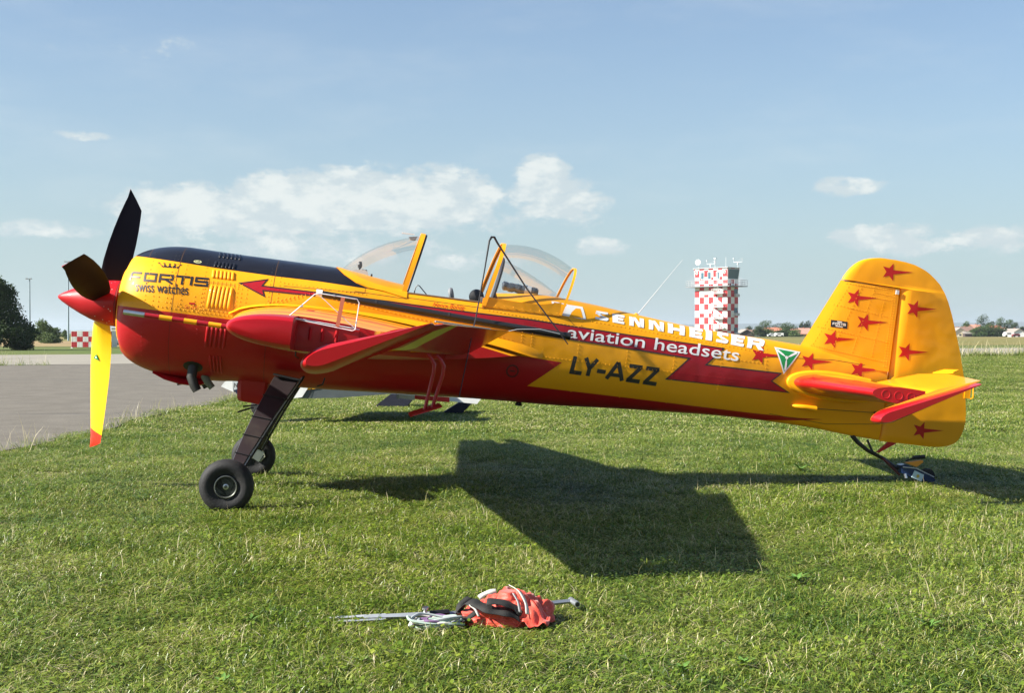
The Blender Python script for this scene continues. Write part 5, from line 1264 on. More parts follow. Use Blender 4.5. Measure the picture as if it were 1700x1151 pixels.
# tailplanes and elevators
TZ = 1.372; ED = R(25.6)
def make_tail(s):
    def tle(y): return 4.23+.118*y
    def tte(y): return 5.50-.185*y
    def th_(y): return 4.925-.07*y
    lo = []
    for y in (.06, .3, .7, 1.1, 1.38, 1.425): lo.append(airloop(tle(y)+(.008 if y > 1.4 else 0), tte(y), TZ+.012*(1-y/1.4), .150-.006*y, tle(y)+(.008 if y > 1.4 else 0), th_(y)-.028, s*y, 16))
    t = MB().loft(lo).build('tailplane', M_RED_Y, plane, True, 35)
    for k, xx in enumerate((4.505, 4.60, 4.695)):
        MB().lathe([(-.004, .034), (.001, .034), (.003, .030), (.000, .026), (-.003, .020), (-.004, .001)], (xx, s*1.425, TZ-.002), (0, s, 0), 18).build('lightening_hole', M_RED, t, True, 60)
    lo = []
    for y, xn, T in ((.10, th_(.1)-.022, .105), (.6, th_(.6)-.022, .100), (1.1, th_(1.1)-.022, .094), (1.442, th_(1.44)-.022, .09)): lo.append(ctrl_loop(xn, tte(y)-(.10 if y < .2 else 0), T, s*y, th_(y), TZ, ED, TZ))
    for y, xn, T, xt in ((1.447, 4.36, .092, 5.185), (1.52, 4.355, .094, 5.175), (1.575, 4.36, .088, 5.165), (1.60, 4.375, .066, 5.155)): lo.append(ctrl_loop(xn, xt, T, s*y, th_(y), TZ, ED, TZ))
    e = MB().loft(lo).build('elevator', M_ELEV, plane, True, 35)
    for ob in (t, e):
        bm = bmesh.new(); bm.from_mesh(ob.data); bmesh.ops.recalc_face_normals(bm, faces=bm.faces); bm.to_mesh(ob.data); bm.free()
    yt = .42; x0 = tte(yt); pts = []
    def rt2(x, z, y): return (th_(y)+(x-th_(y))*math.cos(ED), s*y, TZ+(x-th_(y))*math.sin(ED)+z)
    MB().loft([[rt2(x0-.01, .004, .30), rt2(x0+.07, .003, .34), rt2(x0+.07, -.001, .34), rt2(x0-.01, -.004, .30)], [rt2(x0-.01, .004, .66), rt2(x0+.06, .003, .62), rt2(x0+.06, -.001, .62), rt2(x0-.01, -.004, .66)]]).build('trim_tab', M_YEL, e)
    # rounded root fairing on the fuselage side
    lo = []
    for y, k in ((.10, 1.25), (.165, 1.22), (.185, 1.12), (.19, 1.0)):
        lo.append(airloop(4.255-.05*k, 5.50, TZ+.011, .150*k, 4.255-.05*k, 4.90, s*y, 16))
    MB().loft(lo).build('root_fairing', M_YEL, t, True, 50)
    return t, e
def band_mat(name, base, cond):
    m = bpy.data.materials.new(name); m.use_nodes = True; w = NT(m.node_tree); b = w.n['Principled BSDF']; X, Y, Z = w.xyz(w.node('ShaderNodeTexCoord').outputs['Object']); ay = w.m('ABSOLUTE', Y)
    c = cond(w, X, ay, Z); w.put(b.inputs['Base Color'], c); b.inputs['Roughness'].default_value = .34; b.inputs['Coat Weight'].default_value = .5; b.inputs['Coat Roughness'].default_value = .08; return m
M_RED_Y = band_mat('tailplane_paint', YEL, lambda w, X, ay, Z: w.mix(w.m('MAXIMUM', w.m('LESS_THAN', w.m('SUBTRACT', X, w.m('MULTIPLY', ay, .118)), 4.42), w.m('MAXIMUM', w.m('GREATER_THAN', ay, 1.33), w.m('LESS_THAN', Z, TZ-.01))), c4(YEL), c4(RED)))
M_ELEV = band_mat('elevator_paint', YEL, lambda w, X, ay, Z: w.mix(w.m('MAXIMUM', w.m('LESS_THAN', ay, .105), w.m('GREATER_THAN', ay, 1.45)), c4(YEL), c4(RED)))
tp, ep = make_tail(-1); ts_, es_ = make_tail(1)
MB().tube([(4.26, -.13, 1.19), (4.30, -.160, 1.188), (4.38, -.165, 1.188), (4.475, -.165, 1.184)], [.004, .016, .021, .024], 10).build('cable_fairing', M_YEL, fuse, True)
ec = MB().tube([(4.47, -.165, 1.186), (5.02, -.13, 1.212)], .0028, 6).build('rudder_cable', M_DARK, plane); MB().tube([(4.98, -.133, 1.210), (5.06, -.125, 1.215)], .010, 8).build('turnbuckle', M_DARK, ec)
MB().box((5.085, -.09, 1.225), (.05, .09, .02)).build('control_horn', M_YEL, rud)
# tail wheel spring, steering arm and small wheel unit
tw = MB().tube([(4.87, 0, 1.00), (4.93, 0, .945), (5.02, 0, .89), (5.17, 0, .835), (5.30, 0, .765)], [.024, .022, .020, .019, .017], 10, flat=.8).build('tail_spring', M_BLACKP, plane, True)
MB().tube([(5.00, -.03, .975), (5.05, -.035, .89), (5.16, -.03, .84)], .007, 6).build('brace', M_DARK, tw); MB().tube([(5.02, .03, .975), (5.09, .035, .86)], .009, 6).build('brace', M_DARK, tw)
MB().tube([(5.14, -.03, .845), (5.31, -.03, .72)], .011, 8).build('guard_tube', paint('dark_red_tube', (.06, .008, .008), .6), tw, True)
MB().prism([(5.095, .882), (5.19, .985), (5.26, .978), (5.115, .882)], 'y', -.012, .012).build('steering_horn', M_RED, rud)
tu = MB().prism([(5.30, .80), (5.345, .815), (5.50, .765), (5.62, .715), (5.60, .685), (5.50, .680), (5.33, .735)], 'y', -.045, .045).build('wheel_fork', paint('blue_anodised', (.012, .028, .085), .3, .3), plane)
MB().prism([(5.425, .772), (5.51, .745), (5.495, .685), (5.405, .712)], 'y', -.052, -.046).build('pale_sticker', paint('sticker_pale', (.45, .60, .66), .5), tu)
MB().lathe([(0, .001), (.002, .014)], (5.457, -.0535, .728), (0, -1, 0), 12).build('gold_badge', paint('badge_gold', (.5, .38, .06), .5), tu)
MB().tube([(5.32, -.05, .79), (5.44, -.05, .79), (5.60, -.05, .735)], .004, 5).build('edge_rail', M_LGREY, tu)
MB().lathe([(-.02, .05), (-.02, .062), (0, .066), (.02, .062), (.02, .05)], (5.56, 0, .735), (0, 1, 0), 20).build('tail_tyre', M_RUB, tu, True)
MB().tube([(5.345, -.05, .735), (5.355, -.06, .70)], .012, 8).build('bolt', M_STEEL, tu)
MB().prism([(5.35, .825), (5.50, .862), (5.505, .845), (5.45, .80)], 'y', -.02, .02).build('yellow_flag', paint('flag_yellow', (.75, .30, .02), .6), tu)
MB().tube([(5.42, 0, .875), (5.52, 0, .893)], .017, 10).build('grip', M_BLACKP, tu, True); MB().tube([(5.36, 0, .84), (5.43, 0, .875)], .006, 6).build('grip_arm', M_DARK, tu)

# ---- cockpit
def glass_mat():
    m = bpy.data.materials.new('canopy_perspex'); m.use_nodes = True; w = NT(m.node_tree); w.n.remove(w.n['Principled BSDF'])
    tr = w.node('ShaderNodeBsdfTransparent'); tr.inputs[0].default_value = (.965, .975, .98, 1); gl = w.node('ShaderNodeBsdfGlossy'); gl.inputs[0].default_value = (1, 1, 1, 1); gl.inputs[1].default_value = .04
    fr = w.node('ShaderNodeFresnel'); fr.inputs[0].default_value = 1.49; mx = w.node('ShaderNodeMixShader'); w.put(mx.inputs[0], w.m('MULTIPLY', fr.outputs[0], .22, clamp=True)); w.l.new(tr.outputs[0], mx.inputs[1]); w.l.new(gl.outputs[0], mx.inputs[2])
    df = w.node('ShaderNodeBsdfDiffuse'); df.inputs[0].default_value = (.7, .72, .74, 1); m2 = w.node('ShaderNodeMixShader'); m2.inputs[0].default_value = .02; w.l.new(mx.outputs[0], m2.inputs[1]); w.l.new(df.outputs[0], m2.inputs[2])
    w.l.new(m2.outputs[0], w.n['Material Output'].inputs[0]); return m
M_GL = glass_mat()
def arch(q, xb, xt, zb, zt, hy, pw=2.3):
    """q from -90 to 90 degrees across the hoop, 0 at the top"""
    a = R(q); ca, sa = math.cos(a), math.sin(a); h = abs(ca)**(2/pw); y = math.copysign(abs(sa)**(2/pw), sa)*hy; return Vector((xb+(xt-xb)*h, y, zb+(zt-zb)*h))
NA = 28
def bez(B, Cn, A, t): return B*(1-t)**2+Cn*2*t*(1-t)+A*t*t
# windshield
WS = []
C1 = [(.545, 1.832), (.62, 1.800), (.70, 1.766), (.80, 1.738), (.90, 1.722), (1.005, 1.716)]
def ws_base(q):
    a = abs(q)/90
    if a < .25: # over the top of the deck
        x = .545; k = a/.25; y = k*halfw(x, 1.832); return Vector((x, math.copysign(y, q), 1.842-.010*k+.004))
    t = (a-.25)/.75*(len(C1)-1); i = min(len(C1)-2, int(t)); f = t-i; x = C1[i][0]+(C1[i+1][0]-C1[i][0])*f; z = C1[i][1]+(C1[i+1][1]-C1[i][1])*f
    return Vector((x, math.copysign(halfw(x, z)+.003, q), z+.002))
for i in range(NA+1):
    q = -90+180*i/NA; A = arch(q, 1.035, 1.150, 1.715, 2.180, .352); B = ws_base(q); Cn = (A+B)/2+Vector((-.085*math.cos(R(q)), 0, .085*math.cos(R(q))))+Vector((0, .03*math.sin(R(q))*math.cos(R(q)), 0)); WS.append([bez(B, Cn, A, t/10) for t in range(11)])
V = [p for r in WS for p in r]; Fc = [(i*11+j, i*11+j+1, (i+1)*11+j+1, (i+1)*11+j) for i in range(NA) for j in range(10)]
wsg = mesh('windshield', V, Fc, M_GL, plane, True)
fb = MB(); P = [arch(-90+180*i/NA, 1.045, 1.160, 1.66, 2.190, .358) for i in range(NA+1)]
def bandloft(P, Q, th, name, m, parent):
    """flat metal band between two edge lines"""
    V = []; Fc = []
    for a, b in zip(P, Q):
        c = Vector((0, 0, 1.6)); o = Vector((0, (a.y+b.y)/2, (a.z+b.z)/2-1.55)).normalized()*th; V += [a-o*.5, a+o, b+o, b-o*.5]
    n = len(P)
    for i in range(n-1):
        for k in range(4): Fc.append((i*4+k, i*4+(k+1) % 4, (i+1)*4+(k+1) % 4, (i+1)*4+k))
    Fc += [(3, 2, 1, 0), tuple((n-1)*4+k for k in range(4))]
    return mesh(name, V, Fc, m, parent, True, 35)
bandloft([p-Vector((.036, 0, -.002)) for p in P], P, .006, 'windshield_bow', M_YEL, wsg)
bandloft([p+Vector((.002, 0, -.004)) for p in P], [p+Vector((.014, 0, -.006)) for p in P], .004, 'rubber_seal', M_BLACKP, wsg)
base_poly = [tuple(p) for p in [(.484, 1.9), (.486, 1.843), (.5635, 1.7837), (.6638, 1.7281), (.7629, 1.698), (.8769, 1.688), (1.06, 1.655), (1.06, 1.722), (1.005, 1.716), (.90, 1.722), (.80, 1.738), (.70, 1.766), (.62, 1.800), (.545, 1.832), (.545, 1.9)]]
decal('windshield_base', [HF], [base_poly], M_YEL, .0065, 'both', wsg)
for sg in (-1, 1): MB().tube([(x, sg*(halfw(x, z)+.005), z-.001) for x, z in C1], .004, 6).build('windshield_bead', M_YEL, wsg, True)
# sill trim and lower frame plate under the windshield bow
for s in (-1, 1):
    MB().tube([(x, s*(halfw(x, 1.695)-.004), 1.698) for x in (1.06, 1.2, 1.4, 1.6, 1.76)], .009, 8).build('cockpit_sill', paint('sill_brown', (.16, .10, .05), .6), fuse, True)
# dark cockpit tub
tb = MB(); lo = []
for x in (1.03, 1.2, 1.5, 1.80): hw_ = halfw(x, 1.69)-.022; lo.append([(x, -hw_, 1.685), (x, -.30, 1.3), (x, -.2, 1.05), (x, .2, 1.05), (x, .30, 1.3), (x, hw_, 1.685)])
V = [p for L_ in lo for p in L_]; Fc = [(i*6+k, i*6+k+1, (i+1)*6+k+1, (i+1)*6+k) for i in range(3) for k in range(5)]+[(0, 1, 2, 3, 4, 5), (23, 22, 21, 20, 19, 18)]
tub = mesh('cockpit_tub', V, Fc, paint('cockpit_grey', (.10, .11, .11), .7), plane)
dash = MB().prism([(.63, 1.775), (.63, 1.835), (.72, 1.845), (.745, 1.83), (.76, 1.765), (.76, 1.70), (.63, 1.70)], 'y', -.14, .16).build('instrument_coaming', M_LGREY, plane)
MB().box((.715, -.02, 1.842), (.04, .16, .014)).build('vent', M_DARK, dash)
MB().tube([(.675, -.05, 1.83), (.675, -.05, 1.86)], .006, 6).build('mirror_stem', M_DARK, dash); MB().lathe([(-.012, .010), (-.006, .028), (.006, .030), (.010, .022)], (.675, -.05, 1.882), (.9, -.4, 0), 14).build('mirror', M_DARK, dash, True)
MB().box((.775, -.12, 1.79), (.014, .012, .06)).build('switch_guard', M_DARK, dash)
MB().prism([(1.03, 2.155), (1.10, 2.168), (1.085, 2.135), (1.045, 2.135)], 'y', -.03, .03).build('bow_bracket', M_GREY, wsg)
MB().box((1.02, -.06, 2.176), (.10, .02, .008)).build('strip_light', M_WHT, wsg)
seat = MB().lathe([(-.02, .02), (-.015, .045), (.0, .055), (.012, .05), (.018, .01)], (1.42, -.02, 1.745), (.95, -.25, .25), 18).build('seat_headrest', M_GREY, plane, True)
MB().box((1.45, 0, 1.5), (.05, .34, .42), M=Matrix.Rotation(R(14), 3, 'Y')).build('seat_back', M_DARK, plane)
MB().tube([(1.115, -.18, 1.66), (1.125, -.18, 1.755), (1.14, -.18, 1.777), (1.155, -.18, 1.772), (1.24, -.18, 1.69)], .0042, 6).build('grab_wire', M_DARK, plane, True)
hs = MB().lathe([(-.03, .02), (-.02, .05), (.0, .06), (.02, .052), (.03, .02)], (1.61, -.16, 1.745), (.2, 1, 0), 18).build('harness_reel', M_BLACKP, plane, True); MB().box((1.655, -.19, 1.722), (.05, .05, .05)).build('buckle', M_STEEL, hs)
# fixed rear glazing with black hoop
HP = [arch(-90+180*i/NA, 1.715, 1.795, 1.70, 2.075, .29) for i in range(NA+1)]
hoop = MB().tube(HP, .016, 8).build('roll_hoop', paint('hoop_grey', (.035, .037, .045), .5), plane, True)
def deck(x, y):
    zt, zb, h, zc, n = sect(x); n = ntop(x); d = min(.999, abs(y)/h); return zc+(zt-zc)*(1-d**n)**(1/n)
V = []
for i in range(NA+1):
    q = -90+180*i/NA; A = HP[i]; x = 2.30-.45*(abs(q)/90)**2.5; y = math.sin(R(q))*.30*(1-.3*math.cos(R(q))); B = Vector((x, y, deck(x, y)+.004)); Cn = (A+B)/2+Vector((.03, 0, .035*math.cos(R(q)))); V += [bez(A, Cn, B, t/8) for t in range(9)]
mesh('rear_glazing', V, [(i*9+j, i*9+j+1, (i+1)*9+j+1, (i+1)*9+j) for i in range(NA) for j in range(8)], M_GL, plane, True)
# sliding canopy pushed back: bubble, front bow, side rails, rear hoop
FP = [arch(-90+180*i/NA, 1.675, 1.790, 1.735, 2.190, .362) for i in range(NA+1)]; RP = [arch(-90+180*i/NA, 2.255, 2.372, 1.755, 2.068, .315, 2.15) for i in range(NA+1)]
V = []
for i in range(NA+1):
    q = R(-90+180*i/NA); A, B = FP[i], RP[i]
    if abs(-90+180*i/NA) > 60:
        k = (abs(-90+180*i/NA)-60)/30; lowz = Vector((0, 0, 0))
    Cn = (A+B)/2+Vector((0, math.sin(q)*.035, .125*math.cos(q)**.8 if math.cos(q) > 0 else 0)); V += [bez(A, Cn, B, t/12) for t in range(13)]
cg = mesh('canopy', V, [(i*13+j, i*13+j+1, (i+1)*13+j+1, (i+1)*13+j) for i in range(NA) for j in range(12)], M_GL, plane, True)
FB = [arch(-90+180*i/NA, 1.655, 1.785, 1.672, 2.198, .368) for i in range(NA+1)]
bandloft([p-Vector((.014, 0, 0)) for p in FB], [p+Vector((.018, 0, .001)) for p in FB], .005, 'front_bow', M_YEL, cg)
bandloft([p-Vector((.012, 0, .020)) for p in FB], [p+Vector((.004, 0, -.020)) for p in FB], .004, 'inner_seal', paint('orange_seal', (.40, .15, .01), .6), cg)
RB = [arch(-90+180*i/NA, 2.268, 2.382, 1.672, 2.074, .322, 2.15) for i in range(NA+1)]
bandloft([p-Vector((.010, 0, 0)) for p in RB], [p+Vector((.010, 0, .001)) for p in RB], .005, 'rear_bow', M_YEL, cg)
for s in (-1, 1):
    V = []; n = 16
    for i in range(n+1):
        t = i/n; x = 1.645+.62*t; yb = .368-.046*t; zl = 1.668+.003*t; zu = 1.752-.014*math.sin(math.pi*t)+.05*max(0, t-.75)*2-.02*(t < .05); V += [(x, s*(yb+.002), zl), (x, s*(yb-.002), zu), (x, s*(yb-.012), zu-.002), (x, s*(yb-.010), zl)]
    Fc = []
    for i in range(n):
        for k in range(4): Fc.append((i*4+k, i*4+(k+1) % 4, (i+1)*4+(k+1) % 4, (i+1)*4+k))
    Fc += [(3, 2, 1, 0), tuple(n*4+k for k in range(4))]
    rl = mesh('canopy_rail', V, Fc, M_YEL, cg, True, 35)
    rvm = MB()
    for i in range(9): x = 1.68+.07*i; rivet(rvm, Vector((x, s*(.368-.046*(x-1.645)/.62+.003), 1.69)), Vector((0, s, 0)), .006 if i % 3 == 0 else .004, .003)
    tag(rvm.build('screws', M_YEL, cg, True), kind='stuff')
MB().tube([(2.94, 0, 1.765), (3.262, 0, 2.262)], [.0036, .0014], 6).build('whip_antenna', M_LGREY, fuse); MB().lathe([(0, .022), (.012, .018), (.02, .008)], (2.935, 0, 1.762), (0, 0, 1), 12).build('antenna_base', M_YEL, fuse)

# ---- landing gear
def gear(s):
    L_ = [(.945, .40, .142, .335), (.80, .52, .088, .262), (.645, .66, .036, .186), (.515, .77, -.002, .128), (.390, .89, -.032, .072), (.25, 1.02, -.064, .014), (.19, 1.05, -.075, -.01)]
    M_LEG = paint('leg_brown_black', (.024, .017, .018), .42, .15, 0, .35, 2.5, dirt=((.10, .085, .06), 3, .35)); lo = []
    for z, y, xa, xb in L_: lo.append([(xa, s*y, z), (xa+.006, s*(y+.018), z+.004), (xb-.006, s*(y+.018), z+.004), (xb, s*y, z), (xb-.006, s*(y-.018), z-.004), (xa+.006, s*(y-.018), z-.004)])
    lg = MB().loft(lo).build('gear_leg', M_LEG, plane, True, 30)
    for z, y, xa, xb in L_[1:5]:
        MB().tube([(xa-.004, s*y, z+.005), (xa-.003, s*(y+.022), z+.008), (xb+.003, s*(y+.034), z-.006), (xb+.004, s*(y+.010), z-.012), (xb, s*(y-.014), z-.014), (xa, s*(y-.022), z), ], .004, 6, closed=True).build('strap', M_BLACKP, lg)
    hz = [(L_[i][3]+.016, s*(L_[i][1]-.02), L_[i][0]) for i in range(6)]
    MB().tube([(.36, s*.36, .97)]+hz, .009, 7).build('brake_hose', M_BLACKP, lg, True)
    MB().tube([(.345, s*.35, .96)]+[(p[0]-.010, p[1]+s*.012, p[2]) for p in hz], .005, 6).build('brake_pipe', M_LGREY, lg, True)
    wc = Vector((-.047, s*1.10, .175))
    wy = s*1.10
    prof = [(-.050, .078), (-.066, .108), (-.076, .135), (-.070, .163), (-.045, .182), (-.015, .1885), (.015, .1885), (.045, .182), (.070, .163), (.076, .135), (.066, .108), (.045, .088)]
    wh = empty('main_wheel', wc); wh.parent = plane
    MB().lathe(prof, (0, 0, 0), (0, 1, 0), 48).build('tyre', M_RUB, wh, True, 60)
    MB().lathe([(-.050, .080), (-.066, .080), (-.068, .075), (-.062, .070), (-.030, .066), (-.018, .056), (-.010, .036), (-.034, .027), (-.040, .014), (-.052, .010), (-.052, .001)] if s < 0 else [(-.050, .088), (-.04, .02), (-.045, .001)], (0, 0, 0), (0, 1, 0), 36).build('rim', paint('rim_grey_green', (.13, .14, .125), .4, .1, .6), wh, True, 25)
    MB().lathe([(.05, .088), (.045, .06), (.04, .02), (.06, .001)], (0, 0, 0), (0, 1, 0), 30).build('brake_disc', M_STEEL, wh, True, 25)
    hb = MB()
    for k in range(6): a = k*1.047; hb.lathe([(-.006, .008), (.004, .007)], (math.cos(a)*.046, -.016, math.sin(a)*.046), (0, -1, 0), 6)
    tag(hb.build('bolts', M_DARK, wh), kind='stuff')
    MB().lathe([(-.002, .020), (.008, .020), (.010, .012), (.0, .010)], (0, -.045, 0), (0, -1, 0), 18).build('hub_nut', M_STEEL, wh, True, 40)
    MB().box((-.02, s*1.03 - 0*.02, .20), (.11, .05, .09), M=Matrix.Rotation(R(25), 3, 'Y')).build('brake_caliper', M_STEEL, lg); MB().tube([(.03, s*1.00, .24), (.055, s*1.01, .19), (.02, s*1.02, .14)], .006, 6).build('brake_line', paint('line_pale', (.5, .5, .4), .5), lg)
gear(-1); gear(1)
MB().box((.24, -.40, .952), (.21, .10, .012), M=Matrix.Rotation(R(6), 3, 'Y')).build('leg_socket', M_BLACKP, plane)

# ---- belly: exhausts, scoops, oil cooler duct
dc = MB(); lo = []
for z, xa, xb, hy in ((.90, -.150, .085, .15), (.80, -.145, .078, .14), (.735, -.140, .074, .125), (.712, -.125, .066, .11)): lo.append([(xa, -hy+.03, z), (xa+.03, -hy, z), (xb-.02, -hy, z-.01), (xb, -hy+.02, z-.012), (xb, hy-.02, z-.012), (xb-.02, hy, z-.01), (xa+.03, hy, z), (xa, hy-.03, z)])
MB().loft(lo).build('oil_cooler_duct', M_RED, plane, True, 30)
lo = []
for x, d, hy in ((-.80, .0, .10), (-.70, .035, .15), (-.58, .055, .16), (-.45, .055, .15), (-.37, .02, .10)): lo.append([(x, hy*math.cos(a), .862-(d+.012)*1.0+(.05)*(1-math.sin(-a))*0+min(0, math.sin(a))*d*.2+max(0, math.sin(a))*.05) for a in [k*math.pi/6 for k in range(12)]])
MB().loft(lo).build('chin_scoop', M_RED, plane, True, 50)
MB().prism([(-.605, .825), (-.600, .778), (-.505, .803), (-.50, .825)], 'y', -.12, .10).build('scoop_lip', M_BLACKP, plane)
for s in (-1, 1):
    p0, nn = surf(-.475, .94, s)
    ex = MB().tube([p0-nn*.12+Vector((-.02, 0, .05)), p0-nn*.02, p0+nn*.03+Vector((.0, 0, -.05)), p0+nn*.035+Vector((.03, 0, -.11)), p0+nn*.035+Vector((.055, 0, -.145))], [.040, .040, .038, .036, .034], 14).build('exhaust_pipe', paint('exhaust_dark', (.030, .030, .027), .6, 0, .3, .3, 8), plane, True)
    HCs = HC
    if s < 0: decal('exhaust_cutout', [HC], [[(-.475+.075*math.cos(t*.5236), .945+.042*math.sin(t*.5236)) for t in range(12)]], M_BLACKP, .0020, 'port', cowl)
MB().tube([(-.40, -.18, .88), (-.365, -.20, .835), (-.325, -.20, .795)], [.028, .028, .025], 12).build('drain_pipe', paint('hose_olive', (.16, .17, .12), .7), plane, True)
MB().tube([(-.02, .1, .66), (-.05, .1, .65), (-.14, .1, .610)], .008, 6).build('tow_fitting', M_DARK, plane); MB().tube([(.0, .16, .68), (-.11, .16, .655)], .007, 6).build('tow_fitting', M_DARK, plane)
MB().lathe([(0, .02), (.02, .03), (.03, .028)], (2.06, -.05, .955), (0, 0, -1), 10).build('belly_drain', M_DARK, fuse)
MB().tube([(.42, -3.2, WZ-.07), (.42, -3.2, WZ-.13), (.44, -3.2, WZ-.14)], .004, 5).build('tie_down_ring', M_DARK, wp)
MB().tube([(.52, -.44, .98), (.51, -.45, .93), (.47, -.44, .91)], .006, 6).build('vent_tube', M_BLACKP, fuse)

# ---------------------------------------------------------------- loose things on and beside the aircraft
def PW(x, y, z): return M0+A_*x+S_*y+W_*z
def base_at(mb, origin):
    o = Vector(origin); mb.v = [tuple(Vector(v)-o) for v in mb.v]; return mb
def thing_mesh(mb, name, m, origin, smooth=False, angle=40):
    base_at(mb, origin); o = mb.build(name, m, None, smooth, angle); o.location = origin; return o
by = -.60
p0, p1 = PW(.430, by, 1.605), PW(2.270, by, 1.520)
bar = thing_mesh(MB().tube([p0, p0.lerp(p1, .3)+Vector((0, 0, -.002)), p0.lerp(p1, .7)+Vector((0, 0, -.002)), p1], .0250, 14), 'padded_bar', M_BLACKP, p0, True)
tag(bar, 'long black padded bar tied along the side of the fuselage below the cockpit', 'bar')
def ch(mb, name, m, parent, smooth=True, org=None):
    base_at(mb, org if org is not None else parent.location); return mb.build(name, m, parent, smooth)
e0 = PW(.385, by, 1.607); ch(MB().tube([e0, p0], .0285, 14), 'white_end_cap', M_WHT, bar); 
ch(MB().tube([p1, PW(2.32, by, 1.517)], .0275, 14), 'black_end_cap', M_INK, bar)
for t in (.22, .52, .98): ch(MB().tube([p0.lerp(p1, t)-Vector((.008, 0, 0)), p0.lerp(p1, t)+Vector((.008, 0, 0))], .0262, 12), 'tape', M_DARK, bar)
cy = -.66
pts = [PW(1.393, -2.35, 1.032), PW(1.425, -2.2, 1.263), PW(1.451, -2.07, 1.453), PW(1.456, -2.04, 1.479), PW(1.583, cy, 1.572), PW(1.610, -.60, 1.95), PW(1.625, -.52, 2.165), PW(1.640, -.50, 2.197), PW(1.662, -.50, 2.200), PW(1.69, -.50, 2.16), PW(1.95, -.55, 1.84), PW(2.245, cy, 1.515), PW(2.30, cy, 1.455)]
cord = thing_mesh(MB().tube(pts, [.0035, .0035, .0035, .0040, .0055, .0055, .008, .0095, .0095, .008, .006, .0055, .004], 7), 'tie_cord', M_BLACKP, pts[0], True)
tag(cord, 'thin black cord peaking above the canopy and tied to the long bar', 'cord')
pts = [PW(2.23, cy, 1.525), PW(2.07, cy-.02, 1.542), PW(1.90, cy-.04, 1.520), PW(1.80, cy-.05, 1.487), PW(1.73, cy-.05, 1.452), PW(1.66, cy-.05, 1.432), PW(1.62, cy-.05, 1.440)]
wl = thing_mesh(MB().tube(pts, .0030, 6), 'loose_wire', M_LGREY, pts[0], True); tag(wl, 'thin pale wire hanging in a curve in front of the black bar', 'wire')
ch(MB().tube([pts[3]-Vector((.012, 0, 0)), pts[3]+Vector((.012, 0, .004))], .006, 6), 'knot', paint('teal_tape', (.10, .35, .33), .6), wl)
# rolled cover wrapped in film on the rear deck
ra, rb_ = PW(1.815, -.02, 1.865), PW(2.110, -.03, 1.845)
rd = (rb_-ra); pp = []; rr_ = []
for i in range(25):
    t = i/24; pp.append(ra+rd*t+Vector((0, 0, .002*math.sin(t*21)))); rr_.append((.036+.0025*math.sin(t*31)+.0015*math.sin(t*67))*min(1, .62+8*t, .62+8*(1-t)))
roll = thing_mesh(MB().tube(pp, rr_, 16), 'rolled_cover', paint('rolled_vinyl', (.045, .055, .065), .28, .5, 0, .3, 25, .5, 45), ra, True); tag(roll, 'dark rolled up cover bound with clear tape lying on the rear deck under the canopy', 'rolled cover')
ch(MB().tube([ra+rd*.62, ra+rd*.80], [.0395, .0395], 16), 'clear_tape', paint('clear_tape', (.35, .38, .40), .15, .6, 0, .4, 60, .6, 90), roll)

# ---- the second aircraft, almost wholly hidden: low wing and tail end seen under the belly
D2 = 17.5
b2 = empty('hidden_aircraft', (ux(560, D2), D2+1.5, 0)); tag(b2, 'white and dark grey aircraft mostly hidden behind, its low wing seen under the belly', 'aircraft')
def wp2(u, v, y):
    return Vector((ux(u, y)-b2.location.x, y-b2.location.y, 1.25-(v-553)/f_*y))
M_DG = aero('dark_grey_underside', (.085, .10, .105), .3, .5); M_NAVY = aero('navy_paint', (.012, .014, .045), .3, .45)
def slab3(pts, dep, name, m, th=.0):
    q = [Vector(p) for p in pts]; n = len(q); V = q+[p+Vector(dep) for p in q]; Fc = [tuple(range(n-1, -1, -1)), tuple(range(n, 2*n))]+[(i, (i+1) % n, (i+1) % n+n, i+n) for i in range(n)]
    return mesh(name, V, Fc, m, b2)
wg = slab3([wp2(472, 640, D2), wp2(487, 643, D2), wp2(495, 662, D2), wp2(560, 661, D2), wp2(640, 655, D2), wp2(700, 648, D2), wp2(640, 642, D2)], (.1, 2.2, .09), 'wing', M_DG)
slab3([wp2(479, 662.5, D2-.02), wp2(501, 660, D2-.02), wp2(514, 640, D2-.02), wp2(490, 640, D2-.02)], (0, .4, .0), 'wing_tip', M_WHT)
mesh('aileron_gap', [wp2(511, 660.2, D2-.01), wp2(513, 660.2, D2-.01), wp2(519, 643, D2-.01), wp2(517, 643, D2-.01)], [(0, 1, 2, 3)], M_DARK, b2)
mesh('yellow_stripe', [wp2(508, 648, D2-.01), wp2(530, 645, D2-.01), wp2(530, 642, D2-.01), wp2(508, 645, D2-.01)], [(0, 1, 2, 3)], M_YEL, b2)
tl = slab3([wp2(366.5, 642, D2), wp2(373, 634, D2), wp2(386, 630, D2), wp2(386.5, 647, D2), wp2(388, 651.5, D2)], (.2, .6, 0), 'fairing', M_WHT)
fs2 = slab3([wp2(386, 628, D2), wp2(404, 628, D2), wp2(404, 644, D2), wp2(388, 648, D2)], (.3, .8, 0), 'fuselage_side', M_LGREY)
slab3([wp2(388, 648, D2), wp2(402, 645, D2), wp2(404, 662, D2), wp2(399, 662, D2)], (.3, .8, 0), 'keel', M_NAVY)
o = decal_n = text_polys('NS', 'N', .03)
V = []; Fc = []
for t in o:
    b = len(V); V += [wp2(388.5+p[0]*10, 643.5-p[1]*7.5, D2-.01) for p in t]; Fc.append((b, b+1, b+2))
mesh('registration', V, Fc, M_INK, fs2)
slab3([wp2(470, 615, D2), wp2(700, 618, D2), wp2(690, 636, D2), wp2(470, 634, D2)], (0, .8, 0), 'fuselage', M_WHT)
dx = ux(432, D2+1.5)-b2.location.x
